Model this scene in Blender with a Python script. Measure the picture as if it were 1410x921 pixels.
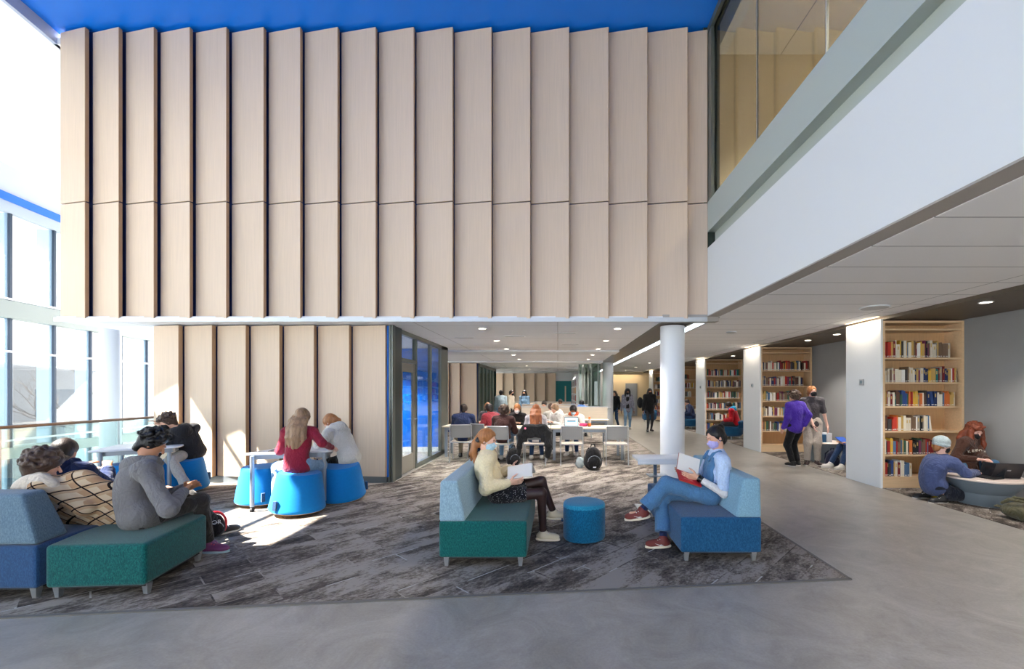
import bpy, bmesh, math, random
import numpy as np
from mathutils import Vector, Matrix
random.seed(7)
rng = np.random.RandomState(5)
scn = bpy.context.scene
COL = scn.collection
for o in list(bpy.data.objects):
    bpy.data.objects.remove(o)

# ------------------------------------------------------------------ camera
F = 600.0; CX = 768.0; CY = 539.0; H = 1.57
cam_d = bpy.data.cameras.new('camera'); cam = bpy.data.objects.new('camera', cam_d); COL.objects.link(cam)
cam.location = (0, 0, H); cam.rotation_euler = (math.pi/2, 0, 0)
cam_d.sensor_width = 36.0; cam_d.sensor_fit = 'HORIZONTAL'
cam_d.lens = F/1410*36
cam_d.shift_x = -(CX-705)/1410; cam_d.shift_y = (CY-460.5)/1410
cam_d.clip_start = .05; cam_d.clip_end = 300
scn.camera = cam
def P(px, py, Y): return Vector(((px-CX)/F*Y, Y, H-(py-CY)/F*Y))

# ------------------------------------------------------------------ world, sun, exposure
w = bpy.data.worlds.new('world'); scn.world = w; w.use_nodes = True
bg = w.node_tree.nodes['Background']; bg.inputs[0].default_value = (1.0, .972, .945, 1); bg.inputs[1].default_value = 4.3
sd = bpy.data.lights.new('sun', 'SUN'); sun = bpy.data.objects.new('sun', sd); COL.objects.link(sun)
sd.energy = 26.0; sd.angle = math.radians(.5); sd.color = (1, .95, .86)
sun.rotation_euler = Vector((.75, .40, -1)).to_track_quat('-Z', 'Y').to_euler()
sun.location = (-14, -3, 14)
vs = scn.view_settings
vs.view_transform = 'Standard'; vs.look = 'None'; vs.gamma = 1; vs.use_curve_mapping = False; vs.exposure = 0.8

# ------------------------------------------------------------------ materials
def lin(c):
    r = []
    for v in c[:3]:
        v = v/255.0
        r.append(v/12.92 if v <= .04045 else ((v+.055)/1.055)**2.4)
    return (r[0], r[1], r[2], 1)
_m = {}
def mat(name, c, rough=.6, metal=0, bump=0, bscale=200, var=0, vscale=3, spec=None, stretch=None, coat=0, sheen=0, emit=None, es=0, trans=0):
    if name in _m: return _m[name]
    m = bpy.data.materials.new(name); m.use_nodes = True; _m[name] = m
    nt = m.node_tree; b = nt.nodes['Principled BSDF']
    b.inputs['Base Color'].default_value = lin(c); b.inputs['Roughness'].default_value = rough; b.inputs['Metallic'].default_value = metal
    if spec is not None: b.inputs['Specular IOR Level'].default_value = spec
    if coat: b.inputs['Coat Weight'].default_value = coat
    if sheen: b.inputs['Sheen Weight'].default_value = sheen
    if trans: b.inputs['Transmission Weight'].default_value = trans
    if emit: b.inputs['Emission Color'].default_value = lin(emit); b.inputs['Emission Strength'].default_value = es
    tc = nt.nodes.new('ShaderNodeTexCoord'); mp = nt.nodes.new('ShaderNodeMapping')
    nt.links.new(tc.outputs['Object'], mp.inputs[0])
    if stretch: mp.inputs['Scale'].default_value = stretch
    if var:
        n = nt.nodes.new('ShaderNodeTexNoise'); n.inputs['Scale'].default_value = vscale; n.inputs['Detail'].default_value = 5
        nt.links.new(mp.outputs[0], n.inputs['Vector'])
        hs = nt.nodes.new('ShaderNodeHueSaturation'); hs.inputs['Color'].default_value = lin(c)
        mr = nt.nodes.new('ShaderNodeMapRange'); mr.inputs[1].default_value = .3; mr.inputs[2].default_value = .7
        mr.inputs[3].default_value = 1-var; mr.inputs[4].default_value = 1+var
        nt.links.new(n.outputs[0], mr.inputs[0]); nt.links.new(mr.outputs[0], hs.inputs['Value'])
        nt.links.new(hs.outputs[0], b.inputs['Base Color'])
    if bump:
        n2 = nt.nodes.new('ShaderNodeTexNoise'); n2.inputs['Scale'].default_value = bscale; n2.inputs['Detail'].default_value = 3
        nt.links.new(mp.outputs[0], n2.inputs['Vector'])
        bp = nt.nodes.new('ShaderNodeBump'); bp.inputs['Strength'].default_value = bump; bp.inputs['Distance'].default_value = .01
        nt.links.new(n2.outputs[0], bp.inputs['Height']); nt.links.new(bp.outputs[0], b.inputs['Normal'])
    return m
def cloth(name, c, var=.12, vscale=60, bump=.25, bscale=90, rough=.9, fold=.55):
    if name in _m: return _m[name]
    m = mat(name, c, rough, 0, bump, bscale, var, vscale, spec=.2, sheen=.15)
    if fold:
        nt = m.node_tree; b = nt.nodes['Principled BSDF']; n = nt.nodes.new('ShaderNodeTexNoise'); n.inputs['Scale'].default_value = 9; n.inputs['Detail'].default_value = 2.5; n.inputs['Distortion'].default_value = 1.6
        mp = nt.nodes.new('ShaderNodeMapping'); mp.inputs['Scale'].default_value = (1.2, 1.2, .8); nt.links.new(nt.nodes['Texture Coordinate'].outputs['Object'], mp.inputs[0]); nt.links.new(mp.outputs[0], n.inputs['Vector'])
        bp = nt.nodes.new('ShaderNodeBump'); bp.inputs['Strength'].default_value = fold; bp.inputs['Distance'].default_value = .05; nt.links.new(n.outputs[0], bp.inputs['Height'])
        if b.inputs['Normal'].is_linked: nt.links.new(b.inputs['Normal'].links[0].from_node.outputs[0], b.inputs['Normal']); nt.links.new(bp.outputs[0], b.inputs['Normal'].links[0].from_node.inputs['Normal'])
        else: nt.links.new(bp.outputs[0], b.inputs['Normal'])
    return m
def glass(name, tint=(235, 245, 243), refl=.12, rough=0.0):
    if name in _m: return _m[name]
    m = bpy.data.materials.new(name); m.use_nodes = True; _m[name] = m; nt = m.node_tree
    for n in list(nt.nodes): nt.nodes.remove(n)
    out = nt.nodes.new('ShaderNodeOutputMaterial'); tr = nt.nodes.new('ShaderNodeBsdfTransparent'); gl = nt.nodes.new('ShaderNodeBsdfGlossy')
    tr.inputs[0].default_value = lin(tint); gl.inputs['Roughness'].default_value = rough
    lw = nt.nodes.new('ShaderNodeLayerWeight'); lw.inputs[0].default_value = .35
    mr = nt.nodes.new('ShaderNodeMapRange'); mr.inputs[3].default_value = refl*.5; mr.inputs[4].default_value = min(1, refl*4)
    mx = nt.nodes.new('ShaderNodeMixShader')
    nt.links.new(lw.outputs['Fresnel'], mr.inputs[0]); nt.links.new(mr.outputs[0], mx.inputs[0])
    nt.links.new(tr.outputs[0], mx.inputs[1]); nt.links.new(gl.outputs[0], mx.inputs[2]); nt.links.new(mx.outputs[0], out.inputs[0])
    return m
def nodes_of(m):
    return m.node_tree, m.node_tree.nodes['Principled BSDF']
def weave(name, c, c2, scale=420, rough=.92):
    m = mat(name, c, rough, spec=.2, sheen=.2)
    nt, b = nodes_of(m); tc = nt.nodes['Texture Coordinate']
    mp = nt.nodes.new('ShaderNodeMapping'); mp.inputs['Scale'].default_value = (1, 1, .45)
    nt.links.new(tc.outputs['Object'], mp.inputs[0])
    n = nt.nodes.new('ShaderNodeTexNoise'); n.inputs['Scale'].default_value = scale; n.inputs['Detail'].default_value = 2
    n2 = nt.nodes.new('ShaderNodeTexNoise'); n2.inputs['Scale'].default_value = 120; n2.inputs['Detail'].default_value = 4
    nt.links.new(mp.outputs[0], n.inputs['Vector']); nt.links.new(mp.outputs[0], n2.inputs['Vector'])
    ad = nt.nodes.new('ShaderNodeMath'); ad.operation = 'ADD'; nt.links.new(n.outputs[0], ad.inputs[0]); nt.links.new(n2.outputs[0], ad.inputs[1])
    cr = nt.nodes.new('ShaderNodeValToRGB'); cr.color_ramp.elements[0].position = .42*1; cr.color_ramp.elements[1].position = .6
    hf = nt.nodes.new('ShaderNodeMath'); hf.operation = 'MULTIPLY'; hf.inputs[1].default_value = .5; nt.links.new(ad.outputs[0], hf.inputs[0])
    cr.color_ramp.elements[0].color = lin(c); cr.color_ramp.elements[1].color = lin(c2)
    nt.links.new(hf.outputs[0], cr.inputs[0]); nt.links.new(cr.outputs[0], b.inputs['Base Color'])
    bp = nt.nodes.new('ShaderNodeBump'); bp.inputs['Strength'].default_value = .3; bp.inputs['Distance'].default_value = .004
    nt.links.new(n.outputs[0], bp.inputs['Height']); nt.links.new(bp.outputs[0], b.inputs['Normal'])
    return m

M = {}
M['white'] = mat('white_paint', (226, 230, 234), .55, bump=.05, bscale=60)
M['whitec'] = mat('white_column', (226, 230, 234), .4)
M['bulk'] = mat('bulkhead_white', (222, 224, 222), .6)
M['sage'] = mat('sage_trim', (176, 184, 176), .5)
M['taupe'] = mat('taupe_soffit', (165, 158, 150), .6)
M['dark_taupe'] = mat('dark_taupe', (98, 88, 76), .5)
M['bronze'] = mat('bronze_glaze', (92, 84, 74), .3, .3)
M['blue'] = mat('blue_paint', (0, 118, 232), .45)
M['navy'] = mat('navy_backing', (10, 42, 105), .5)
M['grey_wall'] = mat('grey_wall', (142, 142, 142), .7, var=.03)
M['beige_wall'] = mat('beige_wall', (214, 200, 172), .6)
M['teal'] = mat('teal_wall', (0, 124, 132), .5)
M['frame'] = mat('frame_grey_green', (112, 118, 112), .35, .5)
M['frame_dk'] = mat('frame_dark_green', (62, 72, 68), .35, .4)
M['door'] = mat('door_taupe', (140, 136, 126), .5)
M['mull_dk'] = mat('mullion_dark', (40, 58, 78), .4, .3)
M['mull'] = mat('mullion_blue_grey', (150, 178, 200), .4, .2)
M['alu'] = mat('brushed_aluminium', (190, 194, 198), .32, .8)
M['grey_metal'] = mat('grey_metal', (150, 158, 168), .35, .5)
M['bluegrey_leg'] = mat('blue_grey_leg', (110, 130, 152), .35, .5)
M['chrome'] = mat('chrome', (220, 220, 220), .12, 1)
M['black'] = mat('black_plastic', (22, 22, 24), .4)
M['dark'] = mat('dark_rubber', (34, 34, 36), .7)
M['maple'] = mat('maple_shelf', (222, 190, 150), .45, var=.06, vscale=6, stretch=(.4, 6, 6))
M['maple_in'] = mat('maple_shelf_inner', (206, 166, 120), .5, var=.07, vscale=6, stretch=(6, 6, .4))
M['laminate'] = mat('white_laminate', (228, 231, 235), .3, coat=.2)
M['pale_wood'] = mat('pale_wood', (214, 200, 180), .45, var=.05, vscale=5, stretch=(.5, 6, 6))
M['birch'] = mat('birch_rocker', (222, 178, 120), .4, var=.08, vscale=9)
M['lens'] = mat('lamp_lens', (255, 250, 240), .5, emit=(255, 236, 214), es=9)
M['cove'] = mat('cove_lens', (255, 255, 255), .5, emit=(232, 246, 255), es=1.6)
M['cove_warm'] = mat('cove_warm_lens', (255, 240, 210), .5, emit=(255, 228, 190), es=3)
M['base_metal'] = mat('baseboard_metal', (128, 136, 142), .35, .5)
M['ext_wall'] = mat('exterior_facade', (104, 106, 108), .8)
M['ext_dark'] = mat('exterior_window', (46, 60, 72), .2)
M['snow'] = mat('outdoor_ground', (118, 116, 110), .9)
M['glass_cw'] = glass('curtain_glass', (240, 244, 248), .07)
M['glass_in'] = glass('interior_glass', (232, 238, 238), .09)
M['glass_up'] = glass('balcony_glass', (214, 212, 204), .07)
M['glass_rail'] = glass('rail_glass', (232, 244, 242), .08)
M['glass_green'] = glass('green_glass', (186, 202, 192), .1)

# oak sawtooth panels: fine vertical grain
def oak(name, c):
    m = mat(name, c, .5, bump=.04, bscale=40, stretch=(14, 14, .35), var=.045, vscale=5)
    return m
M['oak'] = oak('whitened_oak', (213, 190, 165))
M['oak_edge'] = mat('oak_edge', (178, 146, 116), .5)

# linoleum
def make_lino():
    m = mat('linoleum', (150, 146, 140), .3, spec=.45)
    nt, b = nodes_of(m); tc = nt.nodes['Texture Coordinate']
    n = nt.nodes.new('ShaderNodeTexNoise'); n.inputs['Scale'].default_value = 2.2; n.inputs['Detail'].default_value = 9; n.inputs['Roughness'].default_value = .72
    n.inputs['Distortion'].default_value = 1.2
    nt.links.new(tc.outputs['Object'], n.inputs['Vector'])
    cr = nt.nodes.new('ShaderNodeValToRGB'); e = cr.color_ramp.elements
    e[0].position = .34; e[0].color = lin((140, 135, 127)); e[1].position = .66; e[1].color = lin((168, 163, 155))
    nt.links.new(n.outputs[0], cr.inputs[0])
    n3 = nt.nodes.new('ShaderNodeTexNoise'); n3.inputs['Scale'].default_value = 60; n3.inputs['Detail'].default_value = 4
    nt.links.new(tc.outputs['Object'], n3.inputs['Vector'])
    mx = nt.nodes.new('ShaderNodeMix'); mx.data_type = 'RGBA'; mx.blend_type = 'OVERLAY'; mx.inputs[0].default_value = .18
    nt.links.new(cr.outputs[0], mx.inputs[6]); nt.links.new(n3.outputs[0], mx.inputs[7])
    nt.links.new(mx.outputs[2], b.inputs['Base Color'])
    mr = nt.nodes.new('ShaderNodeMapRange'); mr.inputs[3].default_value = .27; mr.inputs[4].default_value = .42
    nt.links.new(n.outputs[0], mr.inputs[0]); nt.links.new(mr.outputs[0], b.inputs['Roughness'])
    return m
M['lino'] = make_lino()

# plank carpet, laid diagonally with streaks and thin pale seams
def make_carpet():
    m = mat('plank_carpet', (96, 94, 94), .97, spec=.1)
    nt, b = nodes_of(m); tc = nt.nodes['Texture Coordinate']
    def N(t, **k):
        n = nt.nodes.new(t)
        for a, v in k.items(): setattr(n, a, v)
        return n
    mp = N('ShaderNodeMapping'); mp.inputs['Rotation'].default_value = (0, 0, math.radians(-47)); nt.links.new(tc.outputs['Object'], mp.inputs[0])
    br = N('ShaderNodeTexBrick'); br.inputs['Scale'].default_value = 1.0; br.inputs['Brick Width'].default_value = 1.0; br.inputs['Row Height'].default_value = .25
    br.inputs['Mortar Size'].default_value = .006; br.inputs['Mortar Smooth'].default_value = 0
    br.inputs['Color1'].default_value = (0, 0, 0, 1); br.inputs['Color2'].default_value = (1, 1, 1, 1); br.inputs['Mortar'].default_value = (.5, .5, .5, 1); br.offset = .37
    nt.links.new(mp.outputs[0], br.inputs['Vector'])
    # large streaks
    m2 = N('ShaderNodeMapping'); m2.inputs['Scale'].default_value = (1.3, 2.6, 1); nt.links.new(mp.outputs[0], m2.inputs[0])
    n1 = N('ShaderNodeTexNoise'); n1.inputs['Scale'].default_value = 1.5; n1.inputs['Detail'].default_value = 7; n1.inputs['Roughness'].default_value = .68
    vm = N('ShaderNodeVectorMath', operation='ADD'); sc = N('ShaderNodeVectorMath', operation='SCALE'); sc.inputs['Scale'].default_value = 3.0
    nt.links.new(br.outputs['Color'], sc.inputs[0]); nt.links.new(sc.outputs[0], vm.inputs[1]); nt.links.new(m2.outputs[0], vm.inputs[0]); nt.links.new(vm.outputs[0], n1.inputs['Vector'])
    n2 = N('ShaderNodeTexNoise'); n2.inputs['Scale'].default_value = 26; n2.inputs['Detail'].default_value = 6; n2.inputs['Roughness'].default_value = .75
    m3 = N('ShaderNodeMapping'); m3.inputs['Scale'].default_value = (1, 1.6, 1); nt.links.new(mp.outputs[0], m3.inputs[0]); nt.links.new(m3.outputs[0], n2.inputs['Vector'])
    n4 = N('ShaderNodeTexNoise'); n4.inputs['Scale'].default_value = .8; n4.inputs['Detail'].default_value = 3; nt.links.new(mp.outputs[0], n4.inputs['Vector'])
    a = N('ShaderNodeMath', operation='MULTIPLY_ADD'); a.inputs[1].default_value = .55; nt.links.new(n2.outputs[0], a.inputs[0]); nt.links.new(n1.outputs[0], a.inputs[2])
    a2 = N('ShaderNodeMath', operation='MULTIPLY_ADD'); a2.inputs[1].default_value = .3; nt.links.new(n4.outputs[0], a2.inputs[0]); nt.links.new(a.outputs[0], a2.inputs[2])
    cr = N('ShaderNodeValToRGB'); e = cr.color_ramp.elements
    e[0].position = .74; e[0].color = lin((62, 57, 54)); e[1].position = 1.1-.0; e[1].position = 1.0; e[1].color = lin((156, 148, 139))
    k = cr.color_ramp.elements.new(.86); k.color = lin((98, 90, 83))
    k = cr.color_ramp.elements.new(.93); k.color = lin((130, 121, 112))
    a3 = N('ShaderNodeMath', operation='MULTIPLY_ADD'); a3.inputs[1].default_value = .08; nt.links.new(br.outputs['Color'], a3.inputs[0]); nt.links.new(a2.outputs[0], a3.inputs[2])
    a4 = N('ShaderNodeMath', operation='SUBTRACT'); a4.inputs[1].default_value = .045; nt.links.new(a3.outputs[0], a4.inputs[0])
    nt.links.new(a4.outputs[0], cr.inputs[0])
    # thin pale seams on some planks
    n5 = N('ShaderNodeTexNoise'); n5.inputs['Scale'].default_value = 1.9; n5.inputs['Detail'].default_value = 1; nt.links.new(mp.outputs[0], n5.inputs['Vector'])
    gt = N('ShaderNodeMath', operation='GREATER_THAN'); gt.inputs[1].default_value = .60; nt.links.new(n5.outputs[0], gt.inputs[0])
    mu = N('ShaderNodeMath', operation='MULTIPLY'); nt.links.new(gt.outputs[0], mu.inputs[0]); nt.links.new(br.outputs['Fac'], mu.inputs[1])
    mx = N('ShaderNodeMix', data_type='RGBA'); nt.links.new(mu.outputs[0], mx.inputs[0]); nt.links.new(cr.outputs[0], mx.inputs[6]); mx.inputs[7].default_value = lin((182, 178, 172))
    nt.links.new(mx.outputs[2], b.inputs['Base Color'])
    bp = N('ShaderNodeBump'); bp.inputs['Strength'].default_value = .6; bp.inputs['Distance'].default_value = .006
    nt.links.new(n2.outputs[0], bp.inputs['Height']); nt.links.new(bp.outputs[0], b.inputs['Normal'])
    return m
M['carpet'] = make_carpet()

# ceiling tiles: grooves at fixed world spacing
def make_tiles(name, c, sx, sy, line=.006, lc=(120, 118, 118)):
    m = mat(name, c, .8, spec=.2); nt, b = nodes_of(m); tc = nt.nodes['Texture Coordinate']
    br = nt.nodes.new('ShaderNodeTexBrick'); br.offset = 0; br.inputs['Scale'].default_value = 1
    br.inputs['Brick Width'].default_value = sx; br.inputs['Row Height'].default_value = sy; br.inputs['Mortar Size'].default_value = line
    br.inputs['Mortar Smooth'].default_value = 0
    c1 = lin(c); br.inputs['Color1'].default_value = c1; br.inputs['Color2'].default_value = tuple(x*.97 for x in c1[:3])+(1,); br.inputs['Mortar'].default_value = lin(lc)
    nt.links.new(tc.outputs['Object'], br.inputs['Vector']); nt.links.new(br.outputs['Color'], b.inputs['Base Color'])
    bp = nt.nodes.new('ShaderNodeBump'); bp.inputs['Strength'].default_value = .5; bp.inputs['Distance'].default_value = .01; bp.invert = True
    nt.links.new(br.outputs['Fac'], bp.inputs['Height']); nt.links.new(bp.outputs[0], b.inputs['Normal'])
    return m
M['tiles'] = make_tiles('aisle_ceiling_tiles', (236, 234, 233), 2.44, .61)
M['tiles_room'] = make_tiles('room_ceiling_tiles', (240, 242, 246), 2.4, 1.9, .006, (170, 170, 172))
M['tiles_up'] = make_tiles('upper_ceiling_tiles', (226, 222, 214), 1.22, 1.22)

# ------------------------------------------------------------------ mesh helpers
class MB:
    def __init__(s): s.v = []; s.f = []; s.m = []; s.cur = 0
    def mi(s, i): s.cur = i; return s
    def add(s, vs, fs):
        n = len(s.v); s.v += [tuple(v) for v in vs]; s.f += [tuple(i+n for i in f) for f in fs]; s.m += [s.cur]*len(fs); return s
    def box(s, a, b):
        x0, y0, z0 = [min(p, q) for p, q in zip(a, b)]; x1, y1, z1 = [max(p, q) for p, q in zip(a, b)]
        return s.add([(x0,y0,z0),(x1,y0,z0),(x1,y1,z0),(x0,y1,z0),(x0,y0,z1),(x1,y0,z1),(x1,y1,z1),(x0,y1,z1)],
              [(0,3,2,1),(4,5,6,7),(0,1,5,4),(1,2,6,5),(2,3,7,6),(3,0,4,7)])
    def obox(s, c, h, R):
        vs = [Vector(c)+R@Vector((sx*h[0], sy*h[1], sz*h[2])) for sz in (-1,1) for sx, sy in ((-1,-1),(1,-1),(1,1),(-1,1))]
        return s.add(vs, [(0,3,2,1),(4,5,6,7),(0,1,5,4),(1,2,6,5),(2,3,7,6),(3,0,4,7)])
    def prism(s, pts, z0, z1):
        n = len(pts); vs = [(p[0], p[1], z0) for p in pts]+[(p[0], p[1], z1) for p in pts]
        return s.add(vs, [tuple(reversed(range(n))), tuple(range(n, 2*n))]+[(i, (i+1) % n, n+(i+1) % n, n+i) for i in range(n)])
    def tube(s, pts, r, n=12, cap=True):
        pts = [Vector(p) for p in pts]; rr = r if isinstance(r, (list, tuple)) else [r]*len(pts)
        rings = []; up = Vector((0, 0, 1)); prev = None
        for i, p in enumerate(pts):
            d = (pts[min(i+1, len(pts)-1)]-pts[max(i-1, 0)]).normalized()
            if prev is None:
                a = d.cross(up if abs(d.z) < .95 else Vector((1, 0, 0))).normalized()
            else:
                a = (prev-d*prev.dot(d)).normalized()
            prev = a; b = d.cross(a)
            rings.append([p+(a*math.cos(2*math.pi*k/n)+b*math.sin(2*math.pi*k/n))*rr[i] for k in range(n)])
        vs = [v for r_ in rings for v in r_]; fs = []
        for i in range(len(pts)-1):
            for k in range(n): fs.append((i*n+k, i*n+(k+1) % n, (i+1)*n+(k+1) % n, (i+1)*n+k))
        if cap: fs += [tuple(reversed(range(n))), tuple(range((len(pts)-1)*n, len(pts)*n))]
        return s.add(vs, fs)
    def lathe(s, prof, c=(0, 0), n=32, fn=None):
        vs = []; fs = []
        for r, z in prof:
            for k in range(n):
                a = 2*math.pi*k/n; q = fn(a) if fn else 1
                vs.append((c[0]+r*q*math.cos(a), c[1]+r*q*math.sin(a), z))
        for i in range(len(prof)-1):
            for k in range(n): fs.append((i*n+k, i*n+(k+1) % n, (i+1)*n+(k+1) % n, (i+1)*n+k))
        fs += [tuple(reversed(range(n))), tuple(range((len(prof)-1)*n, len(prof)*n))]
        return s.add(vs, fs)
    def build(s, name, mt, parent=None, loc=(0, 0, 0), smooth=False, bevel=0, bseg=2, rot=None):
        me = bpy.data.meshes.new(name); me.from_pydata(s.v, [], s.f)
        mats = mt if isinstance(mt, (list, tuple)) else [mt]
        for x in mats: me.materials.append(x)
        if len(mats) > 1:
            for p, i in zip(me.polygons, s.m): p.material_index = i
        bm = bmesh.new(); bm.from_mesh(me)
        if bevel:
            bmesh.ops.bevel(bm, geom=[e for e in bm.edges if e.calc_face_angle(0) > .5], offset=bevel, segments=bseg, profile=.6, affect='EDGES', clamp_overlap=True)
        bmesh.ops.recalc_face_normals(bm, faces=bm.faces); bm.to_mesh(me); bm.free()
        if smooth or bevel:
            me.shade_smooth()
            try: me.set_sharp_from_angle(angle=math.radians(38))
            except Exception: pass
        o = bpy.data.objects.new(name, me); COL.objects.link(o); o.location = loc
        if rot: o.rotation_euler = rot
        if parent: o.parent = parent
        return o
def tag(o, label=None, cat=None, group=None, kind=None):
    if label: o['label'] = label
    if cat: o['category'] = cat
    if group: o['group'] = group
    if kind: o['kind'] = kind
    return o
def thing(name, label, cat, loc=(0, 0, 0), rz=0, group=None):
    o = bpy.data.objects.new(name, None); COL.objects.link(o); o.location = loc; o.rotation_euler = (0, 0, rz); o.empty_display_size = .1
    return tag(o, label, cat, group)
def struct(name, mb, m, label=None, **k):
    o = mb.build(name, m, **k)
    if not k.get('parent'): o['kind'] = 'structure'
    if label: o['label'] = label
    return o
def copy_tree(o, parent=None):
    c = o.copy(); COL.objects.link(c)
    if parent: c.parent = parent
    for ch in list(KIDS.get(o.name, [])) or [x for x in o.children]: copy_tree(ch, c)
    return c
KIDS = {}
def setmat_tree(o, frm, to):
    for ch in o.children:
        if ch.type == 'MESH' and frm in list(ch.data.materials):
            ch.data = ch.data.copy(); ch.data.materials[list(ch.data.materials).index(frm)] = to
        setmat_tree(ch, frm, to)
# ================================================================== STRUCTURE
PX = 5.24           # plane of the book bay piers
WX = 6.60           # wall behind the nooks
ZC = 2.78
# floor slab
struct('floor', MB().prism([(-7.0, -6), (8, -6), (8, 30), (-9.1, 30)], -.14, 0), M['lino'])
cp = MB().prism([(2.43, 3.65), (2.43, 26), (-3.0, 26), (-3.0, 16.74), (-5.5, 16.74), (-5.5, 11.55), (-2.82, 11.55), (-2.82, 7.46), (-7.74, 7.46), (-7.49, 3.0), (-7.46, 2.68), (-3.88, 3.03)], 0.0005, .007).build('carpet', M['carpet'])
tag(cp, 'large grey streaked plank carpet inlaid in the linoleum under the lounge seats and study tables', 'carpet')
tm = MB(); 
def strip(a, b, wd, z0, z1, mb):
    a = Vector(a); b = Vector(b); d = (b-a).normalized(); n = Vector((-d.y, d.x))*wd/2
    mb.prism([a-n, b-n, b+n, a+n][::1], z0, z1)
strip((-7.4, 2.67), (2.44, 3.64), .03, .0005, .009, tm); strip((2.44, 3.63), (2.44, 26), .025, .0005, .009, tm)
struct('trim_1', tm, mat('carpet_edge_trim', (104, 100, 94), .6))
nook_y = [(-2.6, 7.07), (7.92, 11.3), (12.3, 15.54), (16.54, 19.8), (20.8, 24.05)]
for i, (a, b) in enumerate(nook_y):
    c = MB().box((PX+.03, a, .0005), (WX, b, .007)).build('nook_carpet', M['carpet'])
    tag(c, ['grey plank carpet under the low round table, nearest book nook', 'grey plank carpet in the nook behind the first book pier', 'grey plank carpet in the nook with the red-shirted reader',
            'grey plank carpet in the nook where someone sits in a blue tub chair', 'grey plank carpet in the farthest book nook'][i], 'carpet')
# ---- upper timber clad volume
Yp = 7.15
def XP(px, Y): return (px-CX)/F*Y
struct('wall_upper', MB().box((-8.20, 7.25, ZC+.02), (2.42, 20, 7.56)), M['navy'])
up = bpy.data.objects['wall_upper']
ue = [77, 122, 168, 216, 265, 315, 366, 416, 467, 519, 571, 624, 677, 730, 783, 837, 890, 945, 973.5]
for i in range(len(ue)-1):
    x0, x1 = XP(ue[i], Yp), XP(ue[i+1], Yp)
    for (z0, z1) in ((ZC-.02, 4.655), (4.675, 7.50)):
        mb = MB(); f = 1 if i < len(ue)-2 else .55
        yb, yf = 7.235, 7.235-.115*f
        fr = [(x0+.012, yb-.03), (x1-.0, yf-.03), (x1, yf), (x0+.012, yb)]
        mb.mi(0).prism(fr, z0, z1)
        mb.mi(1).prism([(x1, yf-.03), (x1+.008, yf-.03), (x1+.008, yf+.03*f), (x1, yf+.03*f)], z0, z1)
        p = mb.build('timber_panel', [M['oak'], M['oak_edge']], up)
# soffit / ceiling of the room below the volume
struct('ceiling_room', MB().box((-8.20, 7.13, ZC-.06), (1.72, 28, ZC+.02)), M['tiles_room'])
struct('trim_2', MB().box((-8.22, 7.10, ZC-.07), (2.44, 7.14, ZC-.0)), M['alu'])
# shallow panels added to shade the flat room ceiling in bands
for k, y in enumerate((12.1, 16.4, 20.6, 24.4)):
    struct('ceiling_shade_panel', MB().box((-7.9, y, ZC-.11), (1.71, y+.9, ZC-.058)), M['white'])
# ---- right bulkhead
BX = 2.455
struct('wall_bulkhead', MB().box((BX, -4, 2.81), (BX+.18, 7.3, 3.92)), M['bulk'])
struct('trim_3', MB().box((BX+.002, -4, 2.795), (BX+.2, 7.14, 2.812)), M['taupe'])
struct('trim_4', MB().box((BX+.13, -4, 3.90), (BX+.2, 7.3, 4.2)), M['sage'])
struct('trim_5', MB().box((BX, -4, 4.18), (BX+.22, 7.14, 4.67)), M['sage'])
struct('trim_13', MB().box((2.40, 7.16, ZC), (2.66, 7.45, 7.6)), M['frame_dk'])
struct('floor_upper', MB().box((BX+.2, -4, 4.15), (8, 7.3, 4.35)), M['taupe'])
downlight_later = []
# upper glazing

def sroot(name, loc=(0, 0, 0), rz=0):
    o = bpy.data.objects.new(name, None); COL.objects.link(o); o.location = loc; o.rotation_euler = (0, 0, rz); o['kind'] = 'structure'; return o
gz = sroot('window_1')
ys = [7.0, 5.5, 4.08, 2.66, 1.24, -.18, -1.6, -3.9]
for a, b in zip(ys[:-1], ys[1:]):
    MB().box((BX+.06, b+.006, 4.66), (BX+.072, a-.006, 7.44)).build('pane', M['glass_up'], gz)
    MB().box((BX+.055, b-.006, 4.66), (BX+.077, b+.006, 7.44)).build('glass_seam', M['alu'], gz)
MB().box((BX+.01, 7.0, 4.66), (BX+.05, 7.14, 7.55)).box((BX+.05, 7.03, 4.66), (BX+.09, 7.14, 7.55)).build('jamb', M['frame'], gz)
MB().box((BX+.09, 6.98, 4.66), (BX+.14, 7.14, 7.55)).build('jamb_liner', M['frame_dk'], gz)
MB().box((BX-.0, -4, 7.44), (BX+.05, 7.14, 7.56)).box((BX+.09, -4, 7.44), (BX+.14, 7.14, 7.56)).build('head_track', M['frame'], gz)
struct('ceiling_upper_room', MB().box((BX+.3, -4, 7.10), (8, 7.3, 7.2)), M['tiles_up'])
struct('wall_upper_room_back', MB().box((BX+.14, 7.15, 4.3), (8, 7.3, 7.7)), M['beige_wall'])
struct('wall_upper_room_right', MB().box((8, -4, 2.8), (8.1, 7.3, 7.7)), M['beige_wall'])
struct('ceiling_sun_block', MB().box((BX-.02, -6.1, 7.56), (9, 7.6, 7.7)), M['white'])  # unseen slab added to stop sun leaking in above the upper room
for yy in (5.6, 2.6, -.4):
    downlight_later.append((4.2, yy, 7.1))
struct('trim_6', MB().box((BX+.14, -4, 7.1), (BX+.3, 7.3, 7.56)), M['white'])
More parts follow.
